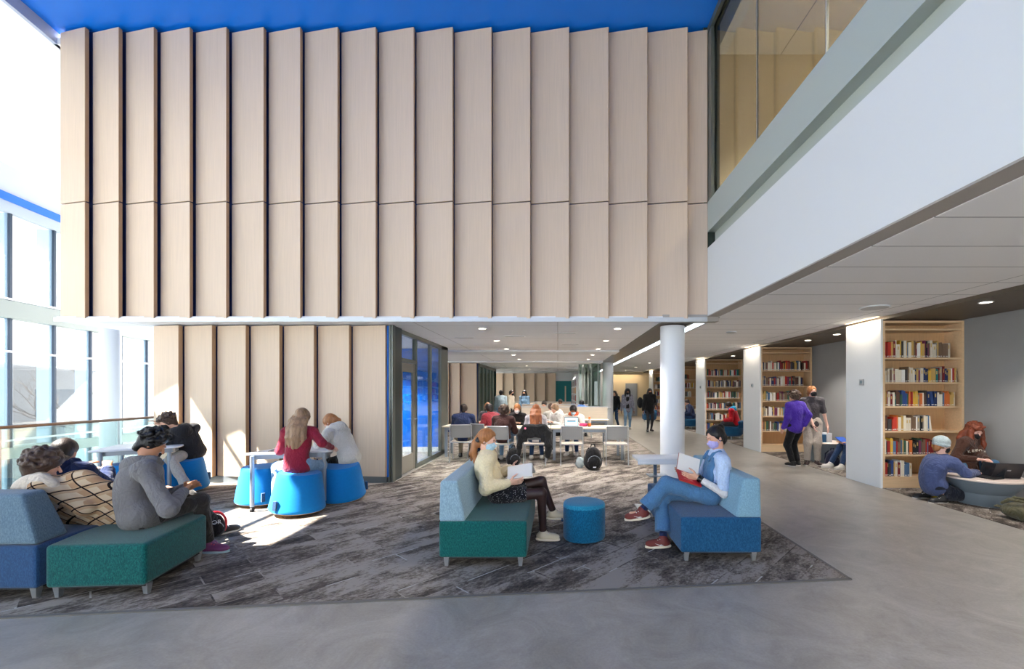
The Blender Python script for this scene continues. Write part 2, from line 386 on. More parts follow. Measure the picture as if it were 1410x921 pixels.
# ---- blue ceiling with its oblique left edge, white ceiling further left
def LX(y): return -6.86-.2*y-.02
struct('ceiling_blue', MB().prism([(LX(-6), -6), (BX+.0, -6), (BX+.0, 7.3), (LX(7.3), 7.3)], 7.55, 7.65), M['blue'])
struct('trim_7', MB().prism([(LX(-6)-.06, -6), (LX(-6), -6), (LX(7.4), 7.4), (LX(7.4)-.06, 7.4)], 7.35, 7.56), mat('lavender_fascia', (178, 186, 208), .6))
sun_openings = [(-9.85, -9.2, 1.45, 3.15), (-9.14, -8.45, 1.3, 3.15), (-11.6, -10.75, 4.3, 5.15), (-10.7, -10.25, 4.3, 4.85), (-9.9, -9.2, 3.6, 3.72)]  # unseen openings added to shape the sun patches on carpet and timber wall
cwb = MB().prism([(-8.40, -6), (LX(-6)-.06, -6), (LX(7.25)-.06, 7.25), (-8.40, 7.25)], 7.35, 7.45).box((-8.4, 7.25, 7.35), (-8.21, 22, 7.45))
xs_ = sorted({-24, -8.4} | {h[0] for h in sun_openings} | {h[1] for h in sun_openings}); ys_ = sorted({-6, 22} | {h[2] for h in sun_openings} | {h[3] for h in sun_openings})
for a, b in zip(xs_[:-1], xs_[1:]):
    for c, d in zip(ys_[:-1], ys_[1:]):
        if not any(h[0] < (a+b)/2 < h[1] and h[2] < (c+d)/2 < h[3] for h in sun_openings): cwb.box((a, c, 7.35), (b, d, 7.45))
struct('ceiling_white', cwb, mat('ceiling_white_paint', (242, 246, 248), .7))
# ---- aisle ceiling, cove strip and book nook soffits
struct('ceiling_aisle', MB().box((2.64, -4, ZC+.01), (PX+.06, 28, ZC+.09)), M['tiles'])
struct('trim_8', MB().box((1.72, 7.3, ZC-.04), (2.30, 28, ZC+.0)), M['bronze'])
struct('trim_9', MB().box((1.72, 7.14, ZC-.06), (2.64, 7.34, ZC+.05)), M['taupe'])
struct('trim_10', MB().box((1.70, 7.3, ZC-.07), (1.74, 28, ZC+.06)), M['frame'])
cv = MB().box((2.33, 7.4, ZC-.0), (2.60, 28, ZC+.02)).build('cove_light', M['cove']); tag(cv, 'long white linear cove light set in the ceiling beside the column row', 'light')
struct('trim_11', MB().box((2.29, 7.3, ZC-.045), (2.33, 28, ZC+.03)).box((2.60, 7.3, ZC-.005), (2.64, 28, ZC+.03)), M['alu'])
struct('ceiling_nook', MB().box((PX+.06, -4, 2.74), (8, 28, 2.80)), M['dark_taupe'])
struct('wall_right', MB().box((WX, -4, 0), (WX+.15, 28.2, 2.8)), M['grey_wall'])
# ---- far end
struct('wall_far', MB().box((3.2, 28, 0), (7, 28.15, 2.85)), M['beige_wall'])
struct('trim_12', MB().box((3.2, 27.0, 2.62), (5.3, 27.1, 2.8)), M['beige_wall'])
cw = MB().box((3.2, 27.1, 2.66), (5.3, 27.7, 2.70)).build('wall_washer', M['cove_warm']); tag(cw, 'warm linear wall washer glowing over the beige wall at the end of the aisle', 'light')
struct('door_2', MB().box((4.35, 27.93, 0), (5.1, 28.0, 2.1)), M['grey_metal'])
struct('wall_back', MB().box((-9, 28, 0), (3.2, 28.15, 2.85)), M['white'])
struct('wall_teal', MB().box((-.30, 26.1, 0), (.85, 26.2, 2.2)), M['teal'])
struct('wall_teal_header', MB().box((-.30, 26.12, 2.2), (.85, 26.2, 2.8)), M['white'])
MB().box((.42, 26.07, .95), (.5, 26.1, 1.9)).build('door_lite', M['pale_wood'], bpy.data.objects['wall_teal'])
# timber walls further back
def sawtooth(name, xs, y, z0, z1, depth=.1, back=M['navy'], rev=.045):
    r = struct(name, MB().box((xs[0], y+.0, max(z0-.12, .0075)), (xs[-1]+.02, y+.12, z1)), back)
    for x0, x1 in zip(xs[:-1], xs[1:]):
        mb = MB(); yb, yf = y-.012, y-.012-depth
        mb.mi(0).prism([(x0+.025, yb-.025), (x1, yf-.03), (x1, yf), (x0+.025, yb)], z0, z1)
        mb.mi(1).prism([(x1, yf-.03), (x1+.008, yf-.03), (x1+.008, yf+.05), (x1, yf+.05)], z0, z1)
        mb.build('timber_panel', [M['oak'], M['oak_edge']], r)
    return r
lw = sawtooth('wall_lower', [XP(p, 7.5) for p in (208, 250.4, 296, 342, 388, 435, 483, 532.5)], 7.56, .115, 2.70, .09)
struct('baseboard_lower', MB().box((XP(208, 7.5), 7.50, 0), (XP(532.5, 7.5), 7.56, .112)), M['base_metal'])
struct('wall_lower_side', MB().box((XP(208, 7.5), 7.68, 0), (XP(208, 7.5)+.1, 11.6, 2.75)), M['white'])
sawtooth('wall_mid', [-5.6, -4.9, -4.25+.05, -3.78, -3.13], 16.9, .1, ZC-.12, .1)
sawtooth('wall_rear', [-3.93+.66*k*.96 for k in range(7)], 26.2, .1, ZC-.12, .12)
# ---- piers and bookcases: white side panel + white block behind each case
piers = [7.07, 11.3, 15.54, 19.8, 24.05]
for i, y in enumerate(piers):
    dp = .85 if i == 0 else 1.0
    mb = MB().box((PX, y, 0), (PX+.035, y+dp, 2.745)).box((PX+.034, y+.36, 0), (WX, y+dp-.001, 2.745))
    struct('wall_pier', mb, M['white'])
# ---- columns
def column(x, y, z0, z1, r=.21):
    o = struct('column', MB().lathe([(r, z0), (r, z1)], (0, 0), 48), M['whitec'], loc=(x, y, 0), smooth=True)
    return o
column(2.03, 7.72, 0, ZC-.06); column(2.03, 17.6, 0, ZC)
column(-11.75, 11.45, -4.5, 7.35)
# ---- glass meeting room
gr = sroot('wall_glass_room')
GX = -2.93
MB().box((XP(532.5, 7.5), 7.49, .1), (XP(532.5, 7.5)+.035, 7.56, 2.70)).build('blue_reveal', M['blue'], gr)
MB().box((-2.92, 7.50, 0), (-2.88, 7.62, 2.72)).box((-2.865, 7.5, 0), (-2.84, 7.62, 2.72)).build('corner_post', M['frame'], gr)
MB().box((-2.93, 7.62, 0), (-2.86, 7.99, 2.72)).build('dark_post', M['frame_dk'], gr)
fr = MB()
for y0, y1 in ((8.0, 8.06), (8.92, 9.0), (9.98, 10.04), (10.86, 10.92)): fr.box((GX-.05, y0, 0), (GX+.03, y1, 2.72))
fr.box((GX-.05, 8.0, 2.64), (GX+.03, 11.5, 2.72)); fr.box((GX-.05, 9.0, 0), (GX+.03, 11.5, .09)); fr.box((GX-.05, 8.0, 2.13), (GX+.03, 8.98, 2.2))
fr.box((GX-.05, 10.92, 0), (GX+.03, 11.5, 2.72))
fr.build('frame', M['frame'], gr)
for a, b in ((9.0, 9.98), (10.04, 10.86)): MB().box((GX-.012, a, .09), (GX, b, 2.64)).build('pane', M['glass_in'], gr)
MB().box((GX-.012, 8.06, 2.2), (GX, 8.92, 2.64)).build('transom_pane', M['glass_in'], gr)
dr = sroot('door_1')
MB().box((GX-.03, 8.07, .01), (GX+.015, 8.19, 2.12)).box((GX-.03, 8.79, .01), (GX+.015, 8.91, 2.12)).box((GX-.03, 8.19, 1.95), (GX+.015, 8.79, 2.12)).box((GX-.03, 8.19, .01), (GX+.015, 8.79, .34)).build('door_leaf', M['door'], dr, bevel=.004)
MB().box((GX-.012, 8.19, .34), (GX, 8.79, 1.95)).build('door_pane', M['glass_in'], dr)
MB().tube([(GX+.02, 8.84, 1.02), (GX+.07, 8.84, 1.02), (GX+.07, 8.72, 1.02)], .011).build('door_handle', M['alu'], dr, smooth=True)
for z in (.22, 1.05, 1.86): MB().tube([(GX+.022, 8.075, z-.05), (GX+.022, 8.075, z+.05)], .01).build('hinge', M['dark'], dr)
struct('wall_room_blue', MB().box((-7.0, 11.42, .12), (-2.95, 11.5, 2.7)), mat('blue_room_wall', (0, 108, 225), .35))
struct('wall_room_left', MB().box((-6.95, 7.7, 0), (-6.9, 11.5, 2.7)), M['blue'])
struct('baseboard_room', MB().box((-7.0, 11.40, 0), (-2.95, 11.5, .12)), M['white'])
# second glass room
g2 = sroot('wall_glass_far')
f2 = MB()
for k in range(6): f2.box((-3.13, 17+k*.9, 0), (-3.05, 17.07+k*.9, 2.66))
f2.box((-3.13, 17, 2.56), (-3.05, 21.5, 2.68)); f2.box((-3.13, 17, 0), (-3.05, 21.5, .1)); f2.build('frame', M['frame'], g2)
for k in range(5): MB().box((-3.1, 17.07+k*.9, .1), (-3.09, 17.9+k*.9, 2.56)).build('pane', M['glass_green'], g2)
struct('wall_far_room', MB().box((-6, 21.5, 0), (-3.05, 21.6, 2.7)), M['teal'])
# glass screens by the far column
g3 = sroot('wall_glass_screen')
for (x0, x1, y) in ((.86, 1.02, 18.0), (1.08, 1.28, 18.0), (1.30, 1.62, 17.2)):
    MB().box((x0, y, .0075), (x0+.05, y+.05, 2.7)).box((x1-.05, y, .0075), (x1, y+.05, 2.7)).build('frame', M['frame'], g3)
    MB().box((x0+.05, y+.02, .05), (x1-.05, y+.03, 2.7)).build('pane', M['glass_green'], g3)
MB().box((1.66, 17.3, .0075), (1.69, 27, 2.7)).build('side_pane', M['glass_green'], g3)
# ---- curtain wall (oblique) and everything outside
cw = sroot('window_2', (-11.8, 0, 0), math.atan(.2))
t0 = 11.36; pitch = 1.203
for k in range(-14, 8):
    t = t0+pitch*k
    MB().box((-.01, t-.03, -4.4), (.05, t+.03, 6.12)).build('mullion', M['mull_dk'], cw)
    MB().box((-.36, t-.035, -4.4), (-.01, t+.035, 6.12)).build('fin', M['mull'], cw)
lv = [-4.4, -1.1, -.14, None, .135, .3, 2.59, 3.44, None, 3.87, 6.12]
for k in range(-14, 7):
    a, b = t0+pitch*k+.03, t0+pitch*(k+1)-.03
    for z0, z1 in ((-4.4, -.14), (.135, 3.44), (3.87, 6.12)):
        MB().box((-.012, a, z0), (0, b, z1)).build('pane', M['glass_cw'], cw)
ta, tb = t0-pitch*14-.03, t0+pitch*7+.03
MB().box((-.4, ta, 3.44), (.14, tb, 3.87)).build('spandrel', M['sage'], cw)
MB().box((-.4, ta, -.14), (.14, tb, .135)).build('spandrel', M['sage'], cw)
for z in (-1.1, .32, 2.59, 3.93): MB().box((-.02, ta, z-.025), (.06, tb, z+.025)).build('transom', M['alu'], cw)
MB().box((-.06, ta, 6.12), (.06, tb, 6.40)).build('head', mat('window_head', (196, 206, 214), .5), cw)
MB().box((-.06, ta, 6.40), (.10, tb, 6.60)).build('blue_band', M['blue'], cw)
MB().box((-.12, ta, 6.60), (.0, tb, 7.4)).build('upper_band', M['white'], cw)
# wall behind the viewer, unseen, with large window openings added to brighten the foreground
def wall_with_holes(name, x0, x1, z0, z1, holes, y, th, m):
    xs = sorted({x0, x1} | {h[0] for h in holes} | {h[1] for h in holes}); zs = sorted({z0, z1} | {h[2] for h in holes} | {h[3] for h in holes}); mb = MB()
    for a, b in zip(xs[:-1], xs[1:]):
        for c, d in zip(zs[:-1], zs[1:]):
            mx, mz = (a+b)/2, (c+d)/2
            if not any(h[0] < mx < h[1] and h[2] < mz < h[3] for h in holes): mb.box((a, y-th, c), (b, y, d))
    return struct(name, mb, m)
holes = [(-11, -5.6, .3, 3.2), (-5.4, -.4, .3, 3.2), (-.2, 2.3, .3, 3.2), (2.7, 5.0, .3, 2.5), (5.3, 8, .3, 2.5)]
wall_with_holes('wall_rear_viewer', -13, 9, -.2, 7.7, holes, -6.0, .12, M['white'])
ow = sroot('window_fill_light')
for (a, b, z0, z1) in holes:
    if z0 < 1:
        MB().box((a, -6.07, z0), (b, -6.06, z1)).build('pane', M['glass_cw'], ow); continue
    n = 4 if b-a > 2 else 1
    for k in range(1, n): MB().box((a+(b-a)*k/n-.03, -6.1, z0), (a+(b-a)*k/n+.03, -6.03, z1)).build('mullion', M['mull_dk'], ow)
    R = Matrix.Rotation(math.radians(24 if n == 1 else 0), 3, 'Y')
    MB().obox(((a+b)/2, -6.06, z0+(z1-z0)*(.5)), ((b-a)/2+.05, .03, .035), R).build('mullion', M['mull_dk'], ow)
# lower storey floor
struct('floor_lower', MB().box((-16, -6, -4.6), (-7, 22, -4.5)), mat('pale_lower_floor', (216, 220, 222), .4))
struct('wall_below_floor', MB().prism([(-7.35+.34, -6), (-7.25+.34, -6), (-7.25-.057*30, 30), (-7.35-.057*30, 30)], -4.5, -.12), M['white'])
# outside
og = MB().box((-80, -40, -5.2), (-16.2, 90, -5.0)); struct('ground_outside', og, M['snow'])
def facade(name, x0, x1, y0, y1, z1, label, rows, colsn, axis='x'):
    t = thing(name, label, 'building', ((x0+x1)/2, (y0+y1)/2, -5))
    cx, cy = (x0+x1)/2, (y0+y1)/2
    MB().box((x0-cx, y0-cy, 0), (x1-cx, y1-cy, z1+5)).build('wall', M['ext_wall'], t)
    for r in range(rows):
        zz = 1.6+r*3.4
        for c in range(colsn):
            ya = y0-cy+1+(y1-y0-1.5)*c/colsn
            MB().box((x1-cx-.1, ya, zz), (x1-cx+.03, ya+(y1-y0)/colsn*.6, zz+1.7)).build('window', M['ext_dark'], t)
            xa = x0-cx+1+(x1-x0-1.5)*c/colsn
            MB().box((xa, y0-cy-.03, zz), (xa+(x1-x0)/colsn*.6, y0-cy+.1, zz+1.7)).build('window', M['ext_dark'], t)
    return t
facade('building', -42, -30, 24, 40, 4.5, 'pale low building seen through the lower panes of the curtain wall', 2, 4)
facade('building', -32, -20, 44, 60, 9, 'taller pale block outside, right of the low building beyond the glass', 4, 4)
facade('building', -84, -58, 46, 70, 17, 'tall grey block outside, standing in for a roof reflected in the upper panes', 6, 5)  # block put in place of the roof reflection on the glass
facade('building', -50, -40, 60, 70, 6, 'small dark building outside behind the balustrade, near the white column', 3, 3)
def bare_tree(x, y, h, label, seed):
    rr = random.Random(seed); t = thing('bare_tree', label, 'tree', (x, y, -5)); mb = MB(); m = mat('bark', (70, 62, 56), .9)
    MB().tube([(0, 0, 0), (.1, 0, h*.3), (0, .1, h*.55)], [.22, .17, .11], 8).build('trunk', m, t, smooth=True)
    def br(p, d, L, r, n):
        q = p+d*L; mb.tube([p, (p+q)/2+Vector((rr.uniform(-1, 1), rr.uniform(-1, 1), rr.uniform(-.5, 1)))*L*.06, q], [r, r*.8, r*.55], 5, False)
        if n:
            for _ in range(3): br(q if _ else p+d*L*.6, (d+Vector((rr.uniform(-.8, .8), rr.uniform(-.8, .8), rr.uniform(-.1, .6)))).normalized(), L*.68, r*.55, n-1)
    for k in range(6): br(Vector((0, .05, h*(.25+.06*k))), Vector((math.cos(k*1.9), math.sin(k*1.9), .9)).normalized(), h*.26, .08, 4)
    mb.build('branches', m, t)
bare_tree(-21.5, 22, 8.5, 'bare winter tree outside the curtain wall, nearest the left frame edge', 1)
bare_tree(-27, 33, 9.5, 'bare winter tree outside beyond the white column', 2)
bare_tree(-33, 31, 10, 'bare winter tree outside in front of the low building', 3)
# railing
rl = sroot('railing')
rl2 = thing('glass_railing', 'glass balustrade with bronze handrail along the edge of the open stair void', 'railing', (0, 0, 0))
bpy.data.objects.remove(rl)
def RX(y): return -7.35-.057*y
MB().tube([(RX(-3), -3, 1.07), (RX(14), 14, 1.07)], .024, 12).build('handrail', mat('bronze_rail', (128, 100, 82), .35, .6), rl2, smooth=True)
for k in range(9):
    a, b = -2.6+k*1.72*1.0+.02, -2.6+(k+1)*1.72-.02
    MB().prism([(RX(a)-.006, a), (RX(b)-.006, b), (RX(b)+.006, b), (RX(a)+.006, a)], .02, 1.04).build('glass_panel', M['glass_rail'], rl2)
for k in range(10):
    a = -2.6+k*1.72+.58*0
    MB().box((RX(a)-.012, a-.018, 0), (RX(a)+.012, a+.018, 1.05)).build('post', M['alu'], rl2)
MB().prism([(RX(-3)-.03, -3), (RX(14)-.03, 14), (RX(14)+.03, 14), (RX(-3)+.03, -3)], 0, .06).build('shoe_rail', M['alu'], rl2)
# ---- downlights
def downlight(x, y, z, label, grp, power=26, r=.06, col=(1, .94, .88), spot=1.9):
    t = thing('downlight', label, 'ceiling light', (x, y, z), 0, grp)
    MB().lathe([(r+.018, 0), (r+.018, -.008), (r, -.008), (r, 0)], n=24).build('trim_ring', M['white'], t)
    MB().lathe([(r, -.004), (r, -.001)], n=24).build('lens', M['lens'], t)
    l = bpy.data.lights.new('lamp', 'SPOT'); l.energy = power; l.color = col; l.spot_size = spot; l.spot_blend = .6; l.shadow_soft_size = .07
    lo = bpy.data.objects.new('lamp', l); COL.objects.link(lo); lo.parent = t; lo.location = (0, 0, -.02)
    return t
nth = ['first', 'second', 'third', 'fourth', 'fifth', 'sixth', 'seventh', 'eighth', 'ninth', 'tenth', 'eleventh', 'twelfth']
for k in range(8):
    y = 7.95+1.9*k; zz = ZC-.06
    for bx in (12.1, 16.4, 20.6):
        if bx-.1 < y < bx+1.0: zz = ZC-.11
    downlight(-1.38, y, zz, 'round recessed downlight, %s from the front in the left ceiling row' % nth[k], 'downlights over the study tables', 210)
    downlight(1.09, y, zz, 'round recessed downlight, %s from the front in the ceiling row near the columns' % nth[k], 'downlights over the study tables', 210)
for k, (x, y) in enumerate(((-4.3, 8.6), (-4.3, 10.4), (-5.8, 9.5))):
    downlight(x, y, ZC-.06, 'downlight seen through the glass of the blue meeting room, %s' % ['nearest', 'rearmost', 'deepest in the room'][k], 'downlights in the blue room', 750)
for k, (x, y) in enumerate(((5.6, 5.7), (5.7, 9.93), (5.7, 8.9), (5.75, 14.3), (5.75, 18), (5.75, 22.2), (5.7, 3.0))):
    downlight(x, y, 2.74, 'small lit downlight in the dark soffit of the %s' % ['nearest nook, beside the first bookcase', 'second nook, the farther of two', 'second nook, the nearer of two', 'third nook', 'fourth nook', 'fifth nook', 'nearest nook, close to the viewer'][k], 'downlights in the book nooks', 110)
for k, y in enumerate((.2, 1.7, 18.5, 21.8, 25)):
    downlight(3.9, y, ZC+.01, 'added fill downlight in the tiled aisle ceiling, %s from the front' % nth[k], 'added fill downlights over the aisle', 150)  # lamps added to brighten the aisle, the nearest two out of view
for k, (x, y, z) in enumerate(downlight_later): downlight(x, y, z, 'added fill downlight in the upper floor ceiling behind the balcony glass, %s' % ['rearmost', 'middle', 'nearest'][k], 'added upper floor fill downlights', 1000, .06, (1, .95, .88))  # unseen lamps added to brighten the upper room
# wall washing lights above the white pier sides
for i, y in enumerate(piers):
    t = thing('wall_washer', 'warm strip grazing the top of the white pier side, %s pier from the front' % nth[i], 'light', (PX-.11, y+.42, ZC+.008), 0, 'wall washers over the piers')
    MB().box((.075, -.40, -.006), (.10, .40, 0)).build('lens', mat('warm_lens', (255, 240, 210), .5, emit=(255, 214, 160), es=2.5), t)
    l = bpy.data.lights.new('lamp', 'AREA'); l.shape = 'RECTANGLE'; l.size = .06; l.size_y = .7; l.energy = 4; l.color = (1, .84, .64)
    lo = bpy.data.objects.new('lamp', l); COL.objects.link(lo); lo.parent = t; lo.location = (.0, 0, -.012); lo.rotation_euler = (0, math.radians(-12), 0)
# round ceiling speaker and diffusers
def disc(x, y, z, r, label, name, cat): 
    t = thing(name, label, cat, (x, y, z)); 
    MB().lathe([(r, 0), (r, -.012), (r*.93, -.018)], n=32).build('flange', M['white'], t, smooth=True)
    MB().lathe([(r*.9, -.019), (r*.55, -.026), (r*.2, -.03)], n=32).build('grille', mat('grille_grey', (186, 184, 182), .6), t, smooth=True)
disc(4.58, 6.3, ZC+.01, .19, 'round white diffuser in the tiled ceiling in front of the nearest bookcase', 'ceiling_diffuser', 'ceiling vent')
disc(3.55, 8.9, ZC+.01, .10, 'small round speaker in the tiled aisle ceiling', 'ceiling_speaker', 'speaker')
disc(4.7, 1.6, 7.1, .26, 'large round diffuser on the upper floor ceiling behind the balcony glass', 'ceiling_diffuser', 'ceiling vent')
for k, (x, y) in enumerate(((-.9, 9.1), (.15, 8.6), (-2.0, 9.3), (.3, 10.6))):
    t = thing('ceiling_vent', ['slot vent in the room ceiling above the coat-draped chair', 'slot vent nearest the timber soffit edge', 'slot vent beside the glass meeting room', 'slot vent between the two downlight rows'][k], 'ceiling vent', (x, y, ZC-.06))
    MB().box((-.22, -.04, -.006), (.22, .04, 0)).build('frame', M['white'], t)
    MB().box((-.2, -.012, -.008), (.2, .012, -.005)).build('slot', mat('slot_dark', (90, 90, 92), .7), t)
# thermostats on the pier sides
for i, y in enumerate(piers[:3]):
    t = thing('thermostat', 'small square thermostat on the white side of the %s pier' % nth[i], 'thermostat', (PX, y+.43, 1.73), 0, None)
    MB().box((-.022, -.05, -.05), (-.001, .05, .05)).build('housing', M['alu'], t, bevel=.004)
    MB().box((-.024, -.03, -.022), (-.022, .03, .03)).build('display', mat('lcd', (120, 140, 150), .2), t)
# ================================================================== FURNITURE
M['teal_f'] = weave('teal_weave', (2, 66, 68), (20, 104, 98))
M['ltblue_f'] = weave('light_blue_weave', (122, 150, 166), (150, 180, 194))
M['blue_f'] = weave('blue_weave', (18, 66, 104), (34, 94, 134))
M['slate_f'] = weave('slate_blue_weave', (84, 108, 126), (110, 134, 150))
M['deepblue_f'] = weave('deep_blue_weave', (34, 64, 102), (48, 86, 126))
M['peacock_f'] = weave('peacock_weave', (0, 72, 108), (10, 108, 148))
M['stool_f'] = cloth('stool_blue', (2, 118, 188), .04, 40, .1, 150, .8, 0)

def softbox(mb_pts, z0, z1, name, m, parent, bevel=.03, taper=None):
    mb = MB().prism(mb_pts, z0, z1)
    return mb.build(name, m, parent, bevel=bevel, bseg=4)
def sofa(name, label, x0, x1, y0, y1, back_left, seat_m, back_m, cat='sofa'):
    t = thing(name, label, cat, ((x0+x1)/2, (y0+y1)/2, 0)); cx, cy = t.location.x, t.location.y
    a, b, c, d = x0-cx, x1-cx, y0-cy, y1-cy
    seat = MB().box((a, c, .09), (b, d, .418)).build('seat', seat_m, t, bevel=.03, bseg=4)
    MB().box((a+.03, c+.03, .075), (b-.03, d-.03, .092)).build('underframe', M['dark'], t)
    sgn = 1 if back_left else -1
    o = a if back_left else b
    prof = [(o, .41), (o+sgn*.235, .41), (o+sgn*.165, .775), (o+sgn*.01, .775)]
    vs = [(x, c+.004, z) for x, z in prof]+[(x, d-.004, z) for x, z in prof]
    MB().add(vs, [(0,1,2,3), (7,6,5,4), (0,4,5,1), (1,5,6,2), (2,6,7,3), (3,7,4,0)]).build('backrest', back_m, t, bevel=.03, bseg=4)
    for lx in (a+.05, b-.07):
        for ly in (c+.05, d-.07):
            leg(t, lx, ly)
    return t
def leg(t, x, y, h=.09):
    vs = []
    for z, s in ((0, .014), (h, .024)):
        vs += [(x-s+.01, y-s, z), (x+s+.01, y-s, z), (x+s+.01, y+s, z), (x-s+.01, y+s, z)]
    MB().add(vs, [(0,3,2,1),(4,5,6,7),(0,1,5,4),(1,2,6,5),(2,3,7,6),(3,0,4,7)]).build('leg', M['alu'], t)
sofa('lounge_sofa', 'green seated sofa with pale blue backrest where the red-haired reader sits', -1.058, -.275, 3.87, 5.37, True, M['teal_f'], M['ltblue_f'])
sofa('lounge_sofa', 'bright blue sofa with light blue backrest where the reader in denim overalls sits', 1.13, 1.872, 3.99, 5.5, False, M['blue_f'], weave('sky_blue_weave', (112, 150, 170), (134, 174, 194)))
# left group: blue module with slate back, green wedge bench
t = thing('lounge_sofa', 'deep blue sofa module with slate blue back, cut off by the left frame edge', 'sofa', (-4.3, 3.6, 0))
MB().prism([(-4.9+4.3, 3.27-3.6), (-3.915+4.3, 3.27-3.6), (-4.02+4.3, 3.95-3.6), (-4.9+4.3, 4.1-3.6)], .085, .41).build('seat', M['deepblue_f'], t, bevel=.03, bseg=4)
MB().prism([(-4.88+4.3, 3.3-3.6), (-3.95+4.3, 3.3-3.6), (-4.05+4.3, 3.85-3.6), (-4.88+4.3, 3.9-3.6)], .07, .088).build('underframe', M['dark'], t)
zb, zt = .415, .80
A_ = [(-4.9, 3.27), (-3.915, 3.27), (-3.985, 3.56), (-4.9, 3.56)]; B_ = [(-4.9, 3.275), (-4.03, 3.275), (-4.06, 3.46), (-4.9, 3.46)]
vs = [(x+4.3, y-3.6, zb) for x, y in A_]+[(x+4.3, y-3.6, zt) for x, y in B_]
MB().add(vs, [(0,3,2,1),(4,5,6,7),(0,1,5,4),(1,2,6,5),(2,3,7,6),(3,0,4,7)]).build('backrest', M['slate_f'], t, bevel=.035, bseg=4)
for x, y in ((-3.95, 3.31), (-4.8, 3.31), (-4.1, 3.85), (-4.8, 3.95)): leg(t, x+4.3-.02, y-3.6, .085)
t = thing('wedge_bench', 'dark green wedge-shaped upholstered bench where two young men sit', 'bench', (-3.6, 3.8, 0))
pts = [(-3.845, 3.265), (-3.14, 3.315), (-3.295, 4.09), (-3.62, 4.34), (-4.02, 4.30), (-3.955, 3.6)]
MB().prism([(x+3.6, y-3.8) for x, y in pts], .09, .412).build('seat', M['teal_f'], t, bevel=.035, bseg=4)
MB().prism([((x+3.6)*.93, (y-3.8)*.93) for x, y in pts], .074, .092).build('underframe', M['dark'], t)
for x, y in ((-3.80, 3.32), (-3.185, 3.38), (-3.33, 4.03), (-3.9, 4.2)): leg(t, x+3.6-.01, y-3.8)
# ottoman
t = thing('ottoman', 'round ribbed peacock blue ottoman between the two readers', 'ottoman', (.275, 4.65, 0))
def lob(a): return 1+.035*math.cos(3*a+.6)
mo = M['peacock_f']
MB().lathe([(.19, .012), (.212, .02), (.222, .045), (.222, .36)], n=64, fn=lambda a: lob(a)*(1+.006*(1 if int(a*64/6.2832) % 2 else -1))).build('ottoman_side', mo, t, smooth=True)
MB().lathe([(.222, .355), (.222, .375), (.214, .394), (.195, .403), (.10, .409), (.02, .41)], n=64, fn=lob).build('seat_top', weave('peacock_top', (24, 120, 158), (48, 152, 186)), t, smooth=True)
MB().lathe([(.18, 0), (.18, .015)], n=32).build('glide', M['dark'], t)
MB().box((-.236, -.02, .19), (-.221, .02, .215)).build('fabric_tag', M['deepblue_f'], t)
# tablet table behind the blue sofa
t = thing('tablet_table', 'small white laptop table on a slim post beside the round column', 'side table', (1.36, 5.82, 0))
MB().box((-.33, -.22, .665), (.30, .22, .70)).box((-.33, -.22, .63), (.3, -.2, .67)).build('tabletop', M['laminate'], t, bevel=.008)
MB().box((-.08, -.02, .02), (-.04, .02, .66)).build('post', M['bluegrey_leg'], t)
MB().box((-.16, -.1, .445), (.1, .1, .46)).build('shelf', M['alu'], t, bevel=.004)
MB().box((-.3, -.2, 0), (.28, .2, .02)).build('base_plate', M['alu'], t, bevel=.006)

# wobble stools
def stool():
    t = thing('wobble_stool', '', 'stool', (0, 0, 0), 0, 'bright blue wobble stools round the tall tables')
    MB().lathe([(.315, .055), (.325, .075), (.32, .10), (.26, .47), (.252, .50), (.235, .52), (.12, .528), (.02, .53)], n=48).build('seat', M['stool_f'], t, smooth=True)
    prof = [(.02, .0)]+[(.31*math.sin(a), .27*(1-math.cos(a))*.78) for a in [i*.105 for i in range(1, 10)]]
    prof = [(r, z) for r, z in prof if z < .055 and r < .31]+[(.312, .05), (.312, .06)]
    MB().lathe(prof, n=48).build('rocker_base', M['birch'], t, smooth=True)
    MB().box((-.115, -.333, .10), (-.075, -.300, .215)).build('pull_tab', M['deepblue_f'], t, rot=None)
    return t
st0 = stool()
stl = [(-3.36, 5.62, .0, (0, 4), 'bright blue wobble stool the girl in maroon sits on'),
       (-4.12, 6.08, 0.9, (2, 0), 'empty blue wobble stool behind the left leg of the maroon girl\'s table'),
       (-3.13, 6.32, 2.4, (-5, -7), 'blue wobble stool tipped under the girl in the pale hoodie'),
       (-5.90, 6.88, 2.9, (-6, -6), 'blue wobble stool under the boy in the black hoodie'),
       (-6.2, 6.32, 1.3, (0, 0), 'empty blue wobble stool in front of the black hoodie boy\'s knees, under the table')]
for i, (x, y, r, tl, lb) in enumerate(stl):
    o = st0 if i == 0 else copy_tree(st0)
    o.location = (x, y, .012); o.rotation_euler = (math.radians(tl[0]), math.radians(tl[1]), r); o['label'] = lb
